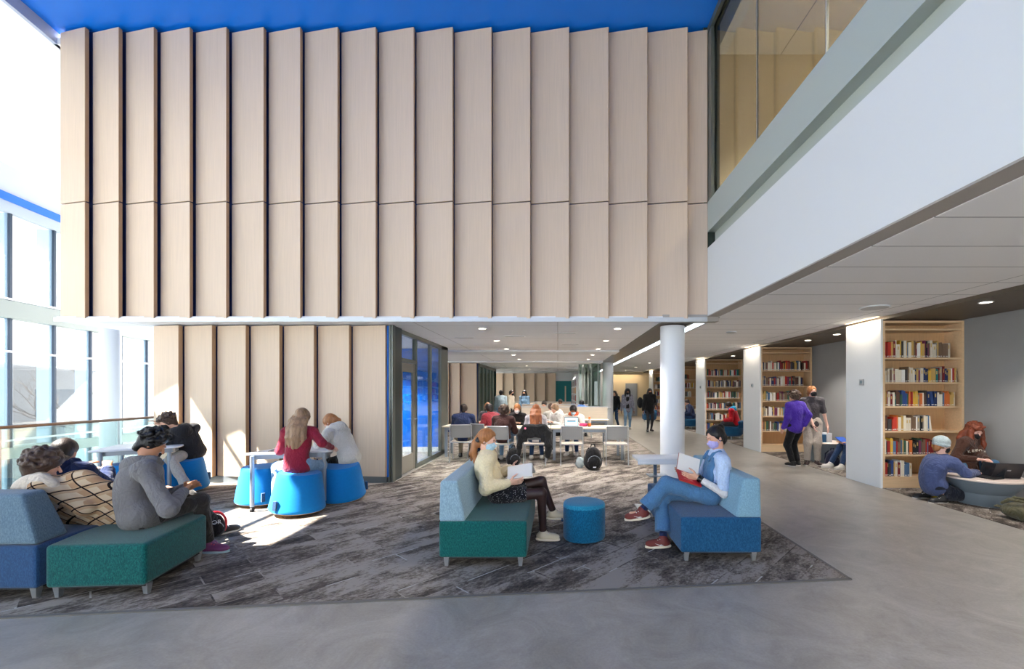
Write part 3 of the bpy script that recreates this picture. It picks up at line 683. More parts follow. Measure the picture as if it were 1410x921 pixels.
# trapezoid tables
def rtable(label, pts, legs, z=.76):
    cx = sum(p[0] for p in pts)/len(pts); cy = sum(p[1] for p in pts)/len(pts)
    t = thing('study_table', label, 'table', (cx, cy, 0))
    MB().prism([(x-cx, y-cy) for x, y in pts], z-.028, z).build('tabletop', M['laminate'], t, bevel=.012, bseg=3)
    MB().prism([((x-cx)*.86, (y-cy)*.86) for x, y in pts], z-.09, z-.03).build('apron', M['grey_metal'], t)
    for x, y in legs:
        lg = MB().tube([(x-cx, y-cy, .075), (x-cx, y-cy, z-.03)], .026, 16).build('leg', M['grey_metal'], t, smooth=True)
        c = MB().tube([(x-cx-.014, y-cy, .032), (x-cx+.014, y-cy, .032)], .032, 16).box((x-cx-.02, y-cy-.012, .03), (x-cx+.02, y-cy+.012, .078)).build('caster', M['dark'], lg, smooth=True)
    return t
def roundpoly(pts, r=.08, n=5):
    out = []; k = len(pts)
    for i in range(k):
        p = Vector(pts[i]); a = (Vector(pts[i-1])-p).normalized(); b = (Vector(pts[(i+1) % k])-p).normalized()
        p0, p1 = p+a*r, p+b*r
        for j in range(n+1):
            u = j/n; q = p0*(1-u)**2+p*2*u*(1-u)+p1*u*u; out.append((q.x, q.y))
    return out
rtable('white study table on grey casters where the girl in maroon writes', roundpoly([(-4.12, 5.66), (-3.12, 6.02), (-3.28, 6.52), (-4.0, 6.40)]), [(-3.97, 5.66), (-3.2, 5.97), (-3.38, 6.42), (-3.93, 6.3)])
rtable('white study table by the balustrade where the black hoodie boy leans', roundpoly([(-6.40, 5.90), (-5.62, 6.46), (-5.9, 6.98), (-6.75, 6.7)]), [(-6.28, 5.98), (-5.76, 6.46), (-5.98, 6.86), (-6.62, 6.62)])

# low round table, cone over drum
t = thing('low_table', 'low round table with grey flared drum base and pale top in the nearest nook', 'table', (5.99, 6.13, 0))
gm = mat('drum_grey', (112, 124, 134), .4)
MB().lathe([(.30, 0), (.305, .01), (.305, .17), (.31, .175), (.44, .34), (.445, .352)], n=64).build('base', gm, t, smooth=True)
MB().lathe([(.45, .352), (.462, .36), (.462, .372), (.455, .38), (.1, .38)], n=64).build('tabletop', mat('pink_laminate', (226, 208, 196), .4), t, smooth=True)
t = thing('low_table', 'small low grey drum table in the second nook beside the standing pair', 'table', (5.98, 9.75, 0))
MB().lathe([(.30, 0), (.30, .2), (.38, .41), (.385, .43)], n=48).build('base', gm, t, smooth=True)
MB().lathe([(.39, .43), (.40, .445), (.39, .455), (.1, .455)], n=48).build('tabletop', mat('pink_laminate', (226, 208, 196), .4), t, smooth=True)

# ---- bookcases
SH = [.186, .545, .93, 1.33, 1.72, 2.12, 2.59]
book_cols = [(120, 30, 34), (160, 44, 40), (196, 60, 44), (32, 48, 92), (48, 74, 130), (86, 116, 150), (30, 32, 36), (64, 60, 58), (228, 220, 200), (214, 204, 184), (236, 234, 228),
             (196, 160, 90), (220, 176, 64), (206, 110, 52), (52, 88, 70), (30, 110, 108), (120, 96, 76), (92, 62, 50), (150, 142, 132), (118, 52, 88)]
book_names = ['dark red', 'red', 'bright red', 'navy', 'blue', 'grey blue', 'black', 'charcoal', 'cream', 'pale tan', 'white', 'tan', 'yellow', 'orange', 'green', 'teal', 'brown', 'dark brown', 'grey', 'plum']
pages = mat('book_pages', (236, 228, 208), .8)
labelm = mat('spine_label', (214, 210, 200), .6)
def book_mesh(i):
    m = mat('book_cover_%s' % book_names[i].replace(' ', '_'), book_cols[i], .5)
    mb = MB()
    mb.mi(0).box((0, 0, 0), (1, .06, 1)).box((0, .06, 0), (.1, 1, 1)).box((.9, .06, 0), (1, 1, 1))
    mb.mi(1).box((.1, .06, .015), (.9, .97, .985))
    mb.mi(2).box((.14, -.006, .06), (.86, .0, .13))
    if i % 3 == 0: mb.mi(3).box((.3, -.004, .6), (.7, .0, .84))
    tmp = mb.build('book', [m, pages, labelm, mat('gilt', (200, 170, 100), .4)]); me = tmp.data; bpy.data.objects.remove(tmp); return me
bmesh_ = [book_mesh(i) for i in range(len(book_cols))]
shelf_n = ['bottom', 'fifth', 'fourth', 'third', 'second', 'top']
case_n = ['nearest', 'second', 'third', 'fourth', 'farthest']
fills = [[.74, 0, 0, 0, 0, 0], None, None]
fills = {0: [.34, .70, .62, .93, .97, .88], 1: [0, .80, .86, .80, .86, .96], 2: [.9, .97, .97, .95, .98, .98], 3: [.9, .9, .0, .6, .7, .5], 4: [.5, .8, .6, .8, .7, .7]}
nbk = 0; rest = MB(); restm = [m for me in bmesh_ for m in [me.materials[0]]]+[labelm]
def ordinal(n):
    return '%d%s' % (n, 'th' if 10 <= n % 100 <= 20 else {1: 'st', 2: 'nd', 3: 'rd'}.get(n % 10, 'th'))
for ci, y in enumerate(piers):
    x0, x1 = PX+.036, WX-.005
    t = thing('bookcase', '%s built-in maple bookcase, %s' % (case_n[ci], ['beside the kneeling beanie reader', 'behind the person in purple', 'seen between the two white piers behind the blue sofa', 'just right of the round column', 'half hidden left of the round column'][ci]), 'bookcase', ((x0+x1)/2, y, 0))
    cx = (x0+x1)/2; a, b = x0-cx, x1-cx; zt = 2.72; yy = .0
    MB().box((a, yy-.0, 0), (a+.035, yy+.35, zt)).build('side_panel', M['maple'], t)
    MB().box((b-.035, yy-.0, 0), (b, yy+.35, zt)).build('side_panel', M['maple'], t)
    MB().box((a+.035, yy, zt-.035), (b-.035, yy+.35, zt)).build('top_panel', M['maple'], t)
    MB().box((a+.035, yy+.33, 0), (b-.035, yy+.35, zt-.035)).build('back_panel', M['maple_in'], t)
    MB().box((a+.035, yy+.01, 0), (b-.035, yy+.03, .16)).build('plinth', M['maple'], t)
    for z in SH: MB().box((a+.036, yy+.004, z-.026), (b-.036, yy+.329, z)).build('shelf', M['maple'], t)
    for si in range(6):
        z = SH[si]; x = x0+.04; end = x0+.04+(x1-x0-.085)*fills[ci][si]; k = 0
        if fills[ci][si] == 0: continue
        lean = 0
        while x < end:
            th = .018+.032*rng.rand()**1.3; hh = .185+.075*rng.rand(); dd = .14+.05*rng.rand()
            if ci == 0 and si == 5: hh += .03
            # runs of like colours
            if k == 0 or rng.rand() < .82: ic = rng.choice(len(book_cols), p=np.array([1.1, .9, .6, 1, .8, .8, 1.1, 1, 2.0, 1.8, 1.6, 1.3, .5, .6, .7, .5, 1.3, 1, 1.2, .5])/20.3)
            k += 1
            if x+th > x1-.045: break
            tilt = 0
            if rng.rand() < .03 and k > 2: tilt = math.radians(7); x += .03
            yb = y+.03+.02*rng.rand()
            if nbk < 300:
                o = bpy.data.objects.new('book', bmesh_[ic]); COL.objects.link(o)
                o.location = (x, yb, z+.0008); o.scale = (th-.0012, dd, hh); o.rotation_euler = (0, -tilt, 0)
                tag(o, '%s book standing %s from the left on the %s shelf of the %s bookcase' % (book_names[ic], ordinal(k), shelf_n[si], case_n[ci]), 'book', 'books on the %s shelf of the %s bookcase' % (shelf_n[si], case_n[ci]))
                nbk += 1
            else:
                rest.mi(int(ic)).box((x, yb, z+.0008), (x+th-.0012, yb+dd, z+hh)); rest.mi(len(restm)-1).box((x+.004, yb-.001, z+.012), (x+th-.005, yb, z+.035))
            x += th
rb = rest.build('books', restm); tag(rb, 'rows of small library books filling the more distant bookcases along the aisle', 'books', None, 'stuff')
# white open shelving at far end of the room
t = thing('open_shelving', 'white metal shelving with books near the teal wall at the far end', 'bookcase', (.92, 21.5, 0))
for k in range(7): MB().box((-.15, -3, .1+k*.34), (.15, 3, .12+k*.34)).build('shelf', M['white'], t)
for yy in (-3, -1.5, 0, 1.5, 3): MB().box((-.15, yy-.015, 0), (.15, yy+.015, 2.3)).build('upright', M['white'], t)
mb = MB(); 
for k in range(6):
    yv = -2.95
    while yv < 2.9:
        wd = .1+.25*rng.rand(); 
        if rng.rand() < .8: mb.mi(int(rng.randint(0, len(book_cols)))).box((-.13, yv, .121+k*.34), (.02, yv+wd, .121+k*.34+.2+.08*rng.rand()))
        yv += wd+.01
rb = mb.build('books', restm[:-1]); rb.location = (.92, 21.5, 0); tag(rb, 'mixed books on the white metal shelving by the teal wall', 'books', None, 'stuff')

# ---- stacking chairs
mesh_g = mat('chair_mesh_grey', (128, 128, 128), .6); mesh_g2 = mat('chair_seat_beige', (176, 166, 154), .6)
cf = mat('chair_frame', (196, 198, 200), .3, .7)
def chair():
    t = thing('stacking_chair', '', 'chair', (0, 0, 0), 0, 'grey mesh-back stacking chairs at the study tables')
    # faces +Y (front), back towards -Y
    s = MB(); n = 8
    for i in range(n):
        y0, y1 = -.2+.42*i/n, -.2+.42*(i+1)/n
        z0 = .445-.012*math.sin(math.pi*i/n); z1 = .445-.012*math.sin(math.pi*(i+1)/n)
        s.add([(-.225, y0, z0), (.225, y0, z0), (.225, y1, z1), (-.225, y1, z1), (-.225, y0, z0-.014), (.225, y0, z0-.014), (.225, y1, z1-.014), (-.225, y1, z1-.014)], [(0,1,2,3), (7,6,5,4), (0,4,5,1), (1,5,6,2), (2,6,7,3), (3,7,4,0)])
    s.build('seat', mesh_g2, t, smooth=True)
    b = MB(); nx = 10
    for i in range(nx):
        xa, xb = -.215+.43*i/nx, -.215+.43*(i+1)/nx
        f = lambda x, z: -.235-.03*(1-(x/.215)**2)-.10*(z-.5)
        vs = []
        for zz in (.54, .815):
            for x in (xa, xb): vs.append((x, f(x, zz), zz))
            for x in (xb, xa): vs.append((x, f(x, zz)-.008, zz))
        b.add(vs, [(3,2,1,0), (4,5,6,7), (0,1,5,4), (1,2,6,5), (2,3,7,6), (3,0,4,7)])
    b.build('backrest', mesh_g, t, smooth=True)
    for sx in (-1, 1):
        MB().tube([(sx*.235, -.3, .0), (sx*.235, -.235, .44), (sx*.23, -.28, .82)], .011, 8).build('back_leg', cf, t, smooth=True)
        MB().tube([(sx*.235, .25, 0), (sx*.235, .21, .43)], .011, 8).build('front_leg', cf, t, smooth=True)
        MB().tube([(sx*.235, -.235, .43), (sx*.235, .21, .43)], .010, 8).build('side_rail', cf, t, smooth=True)
    MB().tube([(-.23, -.275, .822), (0, -.305, .825), (.23, -.275, .822)], .011, 8).build('top_rail', cf, t, smooth=True)
    MB().tube([(-.235, -.235, .43), (.235, -.235, .43)], .009, 8).build('cross_rail', cf, t, smooth=True)
    return t
ch0 = chair()
R_ = math.radians
chairs = [(.30, 9.5, 0, 'empty grey mesh chair in front of the open laptop'), (1.26, 9.5, 0, 'empty grey mesh chair at the right end of the front table'),
          (-.49, 9.48, 0, 'chair draped with the black coat'), (-1.24, 9.5, R_(-8), 'grey chair under the person in brown, left of the coat'),
          (-2.18, 9.92, R_(6), 'grey chair under the man in navy by the glass room'), (-1.72, 10.15, R_(-30), 'grey chair of the person in dark red'),
          (.15, 11.05, R_(180), 'chair across the front table under the boy behind the laptop'), (-1.6, 11.6, R_(160), 'chair of the student in the black mask'),
          (-.45, 11.15, R_(180), 'chair across the front table facing the ginger-haired girl'), (-.9, 12.3, 0, 'chair at the second table near the glass room side'), (.3, 12.3, 0, 'chair at the second table near the columns'),
          (.9, 14.9, 0, 'chair at the third table under the person in the blue hoodie'), (-.6, 14.9, 0, 'chair at the third table left side')]
for i, (x, y, r, lb) in enumerate(chairs):
    o = ch0 if i == 0 else copy_tree(ch0)
    o.location = (x, y, .0072); o.rotation_euler = (0, 0, r); o['label'] = lb
# ---- long tables
def ltable(label, x0, x1, y0, y1, z=.735, m=None, modesty=False):
    t = thing('long_table', label, 'table', ((x0+x1)/2, (y0+y1)/2, .0072)); a, b = (x1-x0)/2, (y1-y0)/2
    MB().box((-a, -b, z-.03), (a, b, z)).build('tabletop', m or M['pale_wood'], t, bevel=.004)
    MB().box((-a+.08, -b+.05, z-.1), (a-.08, b-.05, z-.031)).build('apron', M['grey_metal'], t)
    for sx in (-1, 1):
        for sy in (-1, 1): MB().box((sx*(a-.08)-.03, sy*(b-.08)-.02, 0), (sx*(a-.08)+.03, sy*(b-.08)+.02, z-.03)).build('leg', M['grey_metal'], t)
    if modesty:
        MB().box((-a+.1, -.015, .32), (a-.1, .015, z-.1)).build('modesty_panel', M['pale_wood'], t)
        MB().box((-a, -.012, z), (a, .012, z+.36)).build('divider', M['pale_wood'], t)
        MB().box((-a-.01, -.02, z+.355), (a+.01, .02, z+.375)).build('divider_cap', M['alu'], t)
    return t
ltable('front study table, left half, where the group by the glass room sits', -1.75, -.18, 9.86, 10.72)
ltable('front study table, right half, carrying the open laptop and orange bottle', -.16, 1.55, 9.86, 10.72)
ltable('second study table from the front with low wooden divider', -1.1, 1.5, 12.75, 13.6, modesty=True)
ltable('third study table from the front with wooden divider', -1.3, 1.1, 15.4, 16.3, modesty=True)
ltable('table beside the glass room where the man in navy sits', -2.75, -1.95, 10.35, 11.1)
ltable('farthest study table before the rear timber wall', -2.6, .6, 19.2, 20.2, modesty=True)
# round table skirting the far column
t = thing('round_table', 'round white pedestal table just in front of the far column', 'table', (1.62, 16.55, .0075))
MB().lathe([(.06, 0), (.06, .9), (.42, .93), (.42, .96), (.1, .96)], n=40).build('tabletop', M['laminate'], t, smooth=True)
# ================================================================== IMPLICIT SURFACES (for people, bags, clothes)
def nv(v): return np.array(v, float)
def unit(v): v = nv(v); return v/(np.linalg.norm(v)+1e-9)
class Imp:
    def __init__(s): s.p = []; s.disp = None; s.lo = nv([9e9]*3); s.hi = -s.lo
    def _b(s, c, r):
        c = nv(c); s.lo = np.minimum(s.lo, c-r); s.hi = np.maximum(s.hi, c+r)
    def cap(s, a, b, ra, rb=None, k=.02, op=0):
        rb = ra if rb is None else rb; s.p.append(('c', nv(a), nv(b), ra, rb, k, op))
        if op == 0: s._b(a, ra); s._b(b, rb)
        return s
    def chain(s, pts, rs, k=.02):
        if not isinstance(rs, (list, tuple)): rs = [rs]*len(pts)
        for i in range(len(pts)-1): s.cap(pts[i], pts[i+1], rs[i], rs[i+1], k)
        return s
    def ell(s, c, r, R=None, k=.02, op=0):
        R = np.eye(3) if R is None else R; s.p.append(('e', nv(c), nv(r), R, k, op))
        if op == 0: s._b(c, max(r))
        return s
    def box(s, c, h, R=None, rd=.01, k=.01, op=0):
        R = np.eye(3) if R is None else R; s.p.append(('b', nv(c), nv(h), R, rd, k, op))
        if op == 0: s._b(c, np.linalg.norm(h))
        return s
    def ev(s, X):
        d = np.full(len(X), 1e3)
        for q in s.p:
            if q[0] == 'c':
                _, a, b, ra, rb, k, op = q; ab = b-a; L2 = ab@ab+1e-12
                t = np.clip(((X-a)@ab)/L2, 0, 1); e = np.linalg.norm(X-a-t[:, None]*ab, axis=1)-(ra+(rb-ra)*t)
            elif q[0] == 'e':
                _, c, r, R, k, op = q; y = (X-c)@R; k0 = np.linalg.norm(y/r, axis=1); k1 = np.linalg.norm(y/(r*r), axis=1)+1e-9
                e = k0*(k0-1)/k1; e = np.where(k0 < 1e-3, -min(r), e)
            else:
                _, c, h, R, rd, k, op = q; y = np.abs((X-c)@R)-(h-rd)
                e = np.linalg.norm(np.maximum(y, 0), axis=1)+np.minimum(y.max(axis=1), 0)-rd
            if op == 0:
                hh = np.clip(.5+.5*(d-e)/k, 0, 1); d = d*(1-hh)+e*hh-k*hh*(1-hh)
            elif op == 1:   # subtract
                e = -e; hh = np.clip(.5-.5*(d-e)/k, 0, 1); d = d*(1-hh)+e*hh+k*hh*(1-hh)
            else:           # intersect
                hh = np.clip(.5-.5*(d-e)/k, 0, 1); d = d*(1-hh)+e*hh+k*hh*(1-hh)
        if s.disp is not None: d = d+s.disp(X)
        return d
    def mesh(s, name, m, h=.01, origin=(0, 0, 0), parent=None, smooth=1):
        pad = .03+h*2; lo = s.lo-pad; hi = s.hi+pad; c = 4
        n = np.ceil((hi-lo)/(h*c)).astype(int)+1
        gx = [lo[i]+np.arange(n[i])*h*c for i in range(3)]
        G = np.stack(np.meshgrid(*gx, indexing='ij'), -1)
        cen = G.reshape(-1, 3)+h*c/2
        dc = s.ev(cen).reshape(n)
        near = np.abs(dc) < h*c*1.35+.012
        N = n*c; V = np.repeat(np.repeat(np.repeat(dc, c, 0), c, 1), c, 2).astype(np.float64)
        Mk = np.repeat(np.repeat(np.repeat(near, c, 0), c, 1), c, 2)
        idx = np.argwhere(Mk); V[Mk] = s.ev(lo+idx*h)
        ins = V < 0
        cs = np.zeros(np.array(N)-1, int)
        for a in (0, 1):
            for b in (0, 1):
                for g in (0, 1): cs += ins[a:N[0]-1+a, b:N[1]-1+b, g:N[2]-1+g]
        act = (cs > 0) & (cs < 8); ai = np.argwhere(act); K = len(ai)
        if K == 0: return None
        vid = -np.ones(act.shape, int); vid[act] = np.arange(K)
        acc = np.zeros((K, 3)); cnt = np.zeros(K)
        cor = [(a, b, g) for a in (0, 1) for b in (0, 1) for g in (0, 1)]
        vals = {q: V[ai[:, 0]+q[0], ai[:, 1]+q[1], ai[:, 2]+q[2]] for q in cor}
        for q in cor:
            for ax in range(3):
                if q[ax] == 0:
                    q2 = list(q); q2[ax] = 1; q2 = tuple(q2); v1, v2 = vals[q], vals[q2]
                    cr = (v1 < 0) != (v2 < 0); t = np.where(cr, v1/(v1-v2+1e-12*np.sign(v1-v2)+1e-15), 0)
                    pt = np.tile(nv(q), (K, 1)); pt[:, ax] = t
                    acc += pt*cr[:, None]; cnt += cr
        vs = lo+(ai+acc/cnt[:, None])*h
        fs = []
        for ax in range(3):
            o1, o2 = (ax+1) % 3, (ax+2) % 3
            sl = [slice(None)]*3; sl2 = [slice(None)]*3; sl[ax] = slice(0, -1); sl2[ax] = slice(1, None)
            e = ins[tuple(sl)] != ins[tuple(sl2)]; ei = np.argwhere(e)
            ok = (ei[:, o1] > 0) & (ei[:, o2] > 0) & (ei[:, o1] < N[o1]-1) & (ei[:, o2] < N[o2]-1); ei = ei[ok]
            def g(d1, d2):
                j = ei.copy(); j[:, o1] += d1; j[:, o2] += d2; return vid[j[:, 0], j[:, 1], j[:, 2]]
            q = np.stack([g(-1, -1), g(0, -1), g(0, 0), g(-1, 0)], 1)
            fl = ins[ei[:, 0], ei[:, 1], ei[:, 2]]; q[~fl] = q[~fl][:, ::-1]; q = q[(q >= 0).all(1)]; fs.append(q)
        F_ = np.concatenate(fs); vs = vs-nv(origin)
        me = bpy.data.meshes.new(name); me.vertices.add(len(vs)); me.vertices.foreach_set('co', vs.ravel().astype(np.float32))
        me.loops.add(F_.size); me.loops.foreach_set('vertex_index', F_.ravel().astype(np.int32))
        me.polygons.add(len(F_)); me.polygons.foreach_set('loop_start', np.arange(0, F_.size, 4, dtype=np.int32)); me.polygons.foreach_set('loop_total', np.full(len(F_), 4, dtype=np.int32))
        me.update(calc_edges=True); me.validate()
        if smooth:
            bm = bmesh.new(); bm.from_mesh(me)
            for _ in range(smooth): bmesh.ops.smooth_vert(bm, verts=bm.verts, factor=.5, use_axis_x=True, use_axis_y=True, use_axis_z=True)
            bm.to_mesh(me); bm.free()
        me.materials.append(m); me.shade_smooth()
        o = bpy.data.objects.new(name, me); COL.objects.link(o)
        if parent: o.parent = parent
        else: o.location = origin
        return o
def wrinkle(amp, f=28, seed=0, sz=1.0):
    r = np.random.RandomState(seed); K = [(r.randn(3)*nv([1, 1, sz]), r.rand()*6) for _ in range(5)]
    def fn(X):
        d = 0
        for k, ph in K: d = d+np.sin(X@(k*f*.55)+ph+1.3*np.sin(X@(k[::-1]*f*.3)))
        return amp*d/3
    return fn
def frame_from(z, y):
    z = unit(z); x = unit(np.cross(nv(y), z)); y = np.cross(z, x); return np.stack([x, y, z], 1)   # columns
def ik(A, T, l1, l2, pole):
    A, T = nv(A), nv(T); v = T-A; L = np.linalg.norm(v); Lc = min(L, (l1+l2)*.999); d = v/L
    if L > (l1+l2)*.999: l1 *= L/(l1+l2)*1.001; l2 *= L/(l1+l2)*1.001; Lc = L
    a = (l1*l1-l2*l2+Lc*Lc)/(2*Lc); h = math.sqrt(max(l1*l1-a*a, 0)); p = nv(pole); p = p-d*(p@d); p = unit(p)
    return A+d*a+p*h

SKIN = {k: mat('skin_'+k, c, .5, bump=.03, bscale=300, var=.03, vscale=30) for k, c in dict(fair=(226, 178, 154), light=(214, 164, 136), tan=(186, 132, 100), brown=(132, 88, 64), pink=(232, 186, 168)).items()}
def hairm(name, c): return mat('hair_'+name, c, .42, 0, .55, 70, .35, 22, spec=.4, stretch=(1.6, 1.6, .28))
HAIR = {k: hairm(k, c) for k, c in dict(ginger=(146, 84, 46), red=(116, 54, 30), black=(22, 20, 22), brown=(74, 56, 46), dkbrown=(46, 36, 32), blonde=(176, 138, 100), dirty=(146, 116, 88), ltginger=(162, 106, 62)).items()}

def person(label, J, L, h=.009, group=None):
    """J: joints in world metres. L: look. Root is the body mesh; clothes, hair and accessories are its children."""
    s = L.get('s', 1.0)
    hip, neck, head = nv(J['hip']), nv(J['neck']), nv(J['head']); side = unit(J['side'])       # side: towards the person's right
    org = nv([hip[0], hip[1], 0]); fwd = unit(np.cross(nv([0, 0, 1]), side)); bend = J.get('bend', .03)
    tz = unit(neck-hip); tf = unit(np.cross(tz, side)) ; 
    if tf@fwd < 0: tf = -tf
    tf = unit(fwd-tz*(fwd@tz)) if abs(fwd@tz) < .97 else unit(nv([0, 0, 1])*-1-tz*(-tz[2]))
    if J.get('tf') is not None: tf = unit(nv(J['tf'])-tz*(nv(J['tf'])@tz))
    side_t = unit(side-tz*(side@tz)); ss = unit(J.get('sside', side_t)); chest = hip+(neck-hip)*.62-tf*bend
    mid = hip+(neck-hip)*.3-tf*bend*.9
    Rt = np.stack([side_t, tf, tz], 1)
    w = L.get('w', 1.0)*s; sh_c = neck-tz*.055*s
    SH_ = {'R': sh_c+ss*.165*w, 'L': sh_c-ss*.165*w}
    HP = {'R': hip+side*.088*w-nv([0, 0, .01]), 'L': hip-side*.088*w-nv([0, 0, .01])}
    EL, WR, KN, AN = {}, {}, {}, {}
    for q in 'RL':
        sg = 1 if q == 'R' else -1
        WR[q] = nv(J['hand'+q]); EL[q] = nv(J['elbow'+q]) if 'elbow'+q in J else ik(SH_[q], WR[q], .285*s, .25*s, J.get('epole'+q, ss*sg*.6-tf*.5-nv([0, 0, 1])))
        AN[q] = nv(J['foot'+q]); KN[q] = nv(J['knee'+q]) if 'knee'+q in J else ik(HP[q], AN[q], .43*s, .41*s, J.get('kpole'+q, fwd+nv([0, 0, .4])))
    toe = {q: unit(J.get('toe'+q, fwd)) for q in 'RL'}
    fdir = unit(J['face']); hu = unit(J.get('hup', (head-neck)/np.linalg.norm(head-neck)*.3+nv([0, 0, 1.]))); hu = unit(hu-fdir*(hu@fdir)); hr = np.cross(fdir, hu)
    Rh = np.stack([hr, fdir, hu], 1); HS = s*L.get('hs', 1.0)
    def hf(x, y, z): return head+Rh@(nv([x, y, z])*HS)
    er = lambda *r: nv(r)*HS
    near = h <= .0095
    # --- body
    B = Imp(); sk = -.004
    fem = L.get('fem', False)
    B.ell(head+Rh@er(0, -.012, .022), er(.071, .090, .086), Rh).ell(hf(0, .028, -.028), er(.057, .058, .078), Rh, .03).ell(hf(0, .052, -.088), er(.028, .028, .024), Rh, .03)
    if near:
        B.cap(hf(0, .087, .006), hf(0, .108, -.030), .007*HS, .0115*HS, .008).ell(hf(0, .082, -.058), er(.024, .012, .007), Rh, .006).ell(hf(0, .080, -.069), er(.02, .011, .007), Rh, .006)
        for x in (-1, 1):
            B.ell(hf(x*.031, .094, .006), er(.017, .012, .011), Rh, .010, 1); B.ell(hf(x*.031, .078, .003), er(.014, .011, .010), Rh, .003)
            B.ell(hf(x*.073, -.006, -.008), er(.009, .018, .028), Rh, .006)
            B.cap(hf(x*.014, .092, .022), hf(x*.05, .080, .024), .006*HS, .005*HS, .012)
    else:
        B.cap(hf(0, .085, .0), hf(0, .104, -.028), .008*HS, .012*HS, .01)
        for x in (-1, 1): B.ell(hf(x*.073, -.006, -.008), er(.01, .018, .028), Rh, .008)
    B.cap(hf(0, -.022, -.055), neck-tz*.01, .050*s, .054*s, .03)
    Imp.tz, Imp.tf = tz, tf
    def torso(I, e, low=0.0, k=.05):
        I.ell(hip+tz*.02, nv([.150*w+e, .108*s+e, .12*s+e]), Rt, k).ell(mid, nv([.128*w+e, .092*s+e, .15*s+e]), Rt, k).ell(chest, nv([.146*w+e, .102*s+e, .16*s+e]), Rt, k)
        I.cap(SH_['R'], SH_['L'], .052*s+e, None, k); I.cap(neck-tz*.02, SH_['R']*.6+neck*.4-tz*.01, .046*s+e, .046*s+e, k); I.cap(neck-tz*.02, SH_['L']*.6+neck*.4-tz*.01, .046*s+e, .046*s+e, k)
        if fem:
            for x in (-1, 1): I.ell(chest+side_t*x*.065*w+tf*.075*s+tz*.0, nv([.058, .052, .058])*s+e*.5, Rt, .03)
    torso(B, sk)
    for q in 'RL':
        B.cap(SH_[q], EL[q], .046*s+sk, .037*s+sk, .03).cap(EL[q], WR[q], .037*s+sk, .0255*s, .02)
        B.cap(HP[q], KN[q], .080*s+sk, .053*s+sk, .04).cap(KN[q], AN[q], .052*s+sk, .034*s, .03)
        f0 = AN[q]-nv([0, 0, .035])*s; 
        if q in L.get('bare', ''): B.cap(f0-toe[q]*.04*s, f0+toe[q]*.14*s, .034*s, .025*s, .03)
        else: B.cap(f0-toe[q]*.03*s, f0+toe[q]*.12*s, .028*s, .02*s, .03)
    hands(B, J, L, EL, WR, s, near)
    body = B.mesh('person', SKIN[L.get('skin', 'fair')], h, org, None)
    tag(body, label, 'person', group)
    kid = lambda I, nm, m, hh=None, lab=None: (lambda o: (o.__setitem__('label', lab) if (lab and o) else None, o)[1])(I.mesh(nm, m, hh or h, org, body))
    # --- trousers / skirt
    if L.get('legs') is not None:
        m = L['legs']; I = Imp(); e = L.get('le', .010); le = L.get('leglen', .93)
        I.ell(hip+tz*.02, nv([.150*w+e, .108*s+e, .115*s+e]), Rt, .05)
        for q in 'RL':
            end = KN[q]+(AN[q]-KN[q])*le; fl = L.get('flare', 0)
            I.cap(HP[q], KN[q], .080*s+e, .055*s+e+fl*.3, .045).cap(KN[q], end, .053*s+e+fl*.3, .036*s+e+fl, .03)
        I.disp = wrinkle(L.get('lw', .004), 30, 3)
        if 'RL' and L.get('cutlegs', True):
            for q in 'RL':
                d = unit(AN[q]-KN[q]); end = KN[q]+(AN[q]-KN[q])*le; Rb = frame_from(d, [0.3, .2, .9] if abs(d[2]) < .8 else [0, 1, 0])
                I.box(end+d*(.10*s+.01), nv([.10, .10, .10])*s, Rb, .002, .004, 1)
        kid(I, L.get('legname', 'trousers'), m)
    if L.get('skirt') is not None:
        I = Imp(); I.ell(hip+tz*.03, nv([.162*w, .122*s, .115*s]), Rt, .06)
        for q in 'RL': I.cap(HP[q], HP[q]+(KN[q]-HP[q])*.55, .094*s, .082*s, .08)
        I.disp = wrinkle(.004, 40, 8); kid(I, 'skirt', L['skirt'])
    # --- top
    if L.get('top') is not None:
        I = Imp(); e = L.get('te', .014); torso(I, e)
        if L.get('hem', 0): I.ell(hip-tz*L['hem'], nv([.150*w+e, .11*s+e, .10*s]), Rt, .06)
        I.cap(mid, mid, .03, .03, .05)
        sl = L.get('sleeve', .93)
        for q in 'RL':
            r1 = .046*s+e; r2 = .037*s+e
            if sl <= .5: I.cap(SH_[q], SH_[q]+(EL[q]-SH_[q])*min(1, sl*2), r1, r2+.004, .035)
            else:
                I.cap(SH_[q], EL[q], r1, r2+L.get('puff', 0), .035)
                end = EL[q]+(WR[q]-EL[q])*(sl*2-1 if sl < .93 else sl); I.cap(EL[q], end, r2+L.get('puff', 0), .028*s+e*.8, .03)
                if L.get('cuff', True): I.cap(end-unit(WR[q]-EL[q])*.02, end, .031*s+e*.55, .031*s+e*.55, .006)
        I.cap(neck+tz*.005, hf(0, -.02, -.06)*.35+neck*.65, .058*s, .056*s, .02)
        I.cap(hf(0, -.0, -.06)*.5+neck*.5+tz*.03, hf(0, .02, -.02)*1.0, .052*s, .06*s, .012, 1)
        I.disp = wrinkle(L.get('tw', .0045), L.get('twf', 26), 5, .7)
        kid(I, L.get('topname', 'sweater'), L['top'])
    if L.get('under') is not None:      # sleeves of a shirt worn beneath
        I = Imp()
        for q in 'RL':
            a = SH_[q]+(EL[q]-SH_[q])*.55; I.cap(a, EL[q], .044*s, .045*s, .02).cap(EL[q], EL[q]+(WR[q]-EL[q])*.93, .045*s, .034*s, .02)
        I.disp = wrinkle(.003, 40, 9); kid(I, 'sleeves', L['under'])
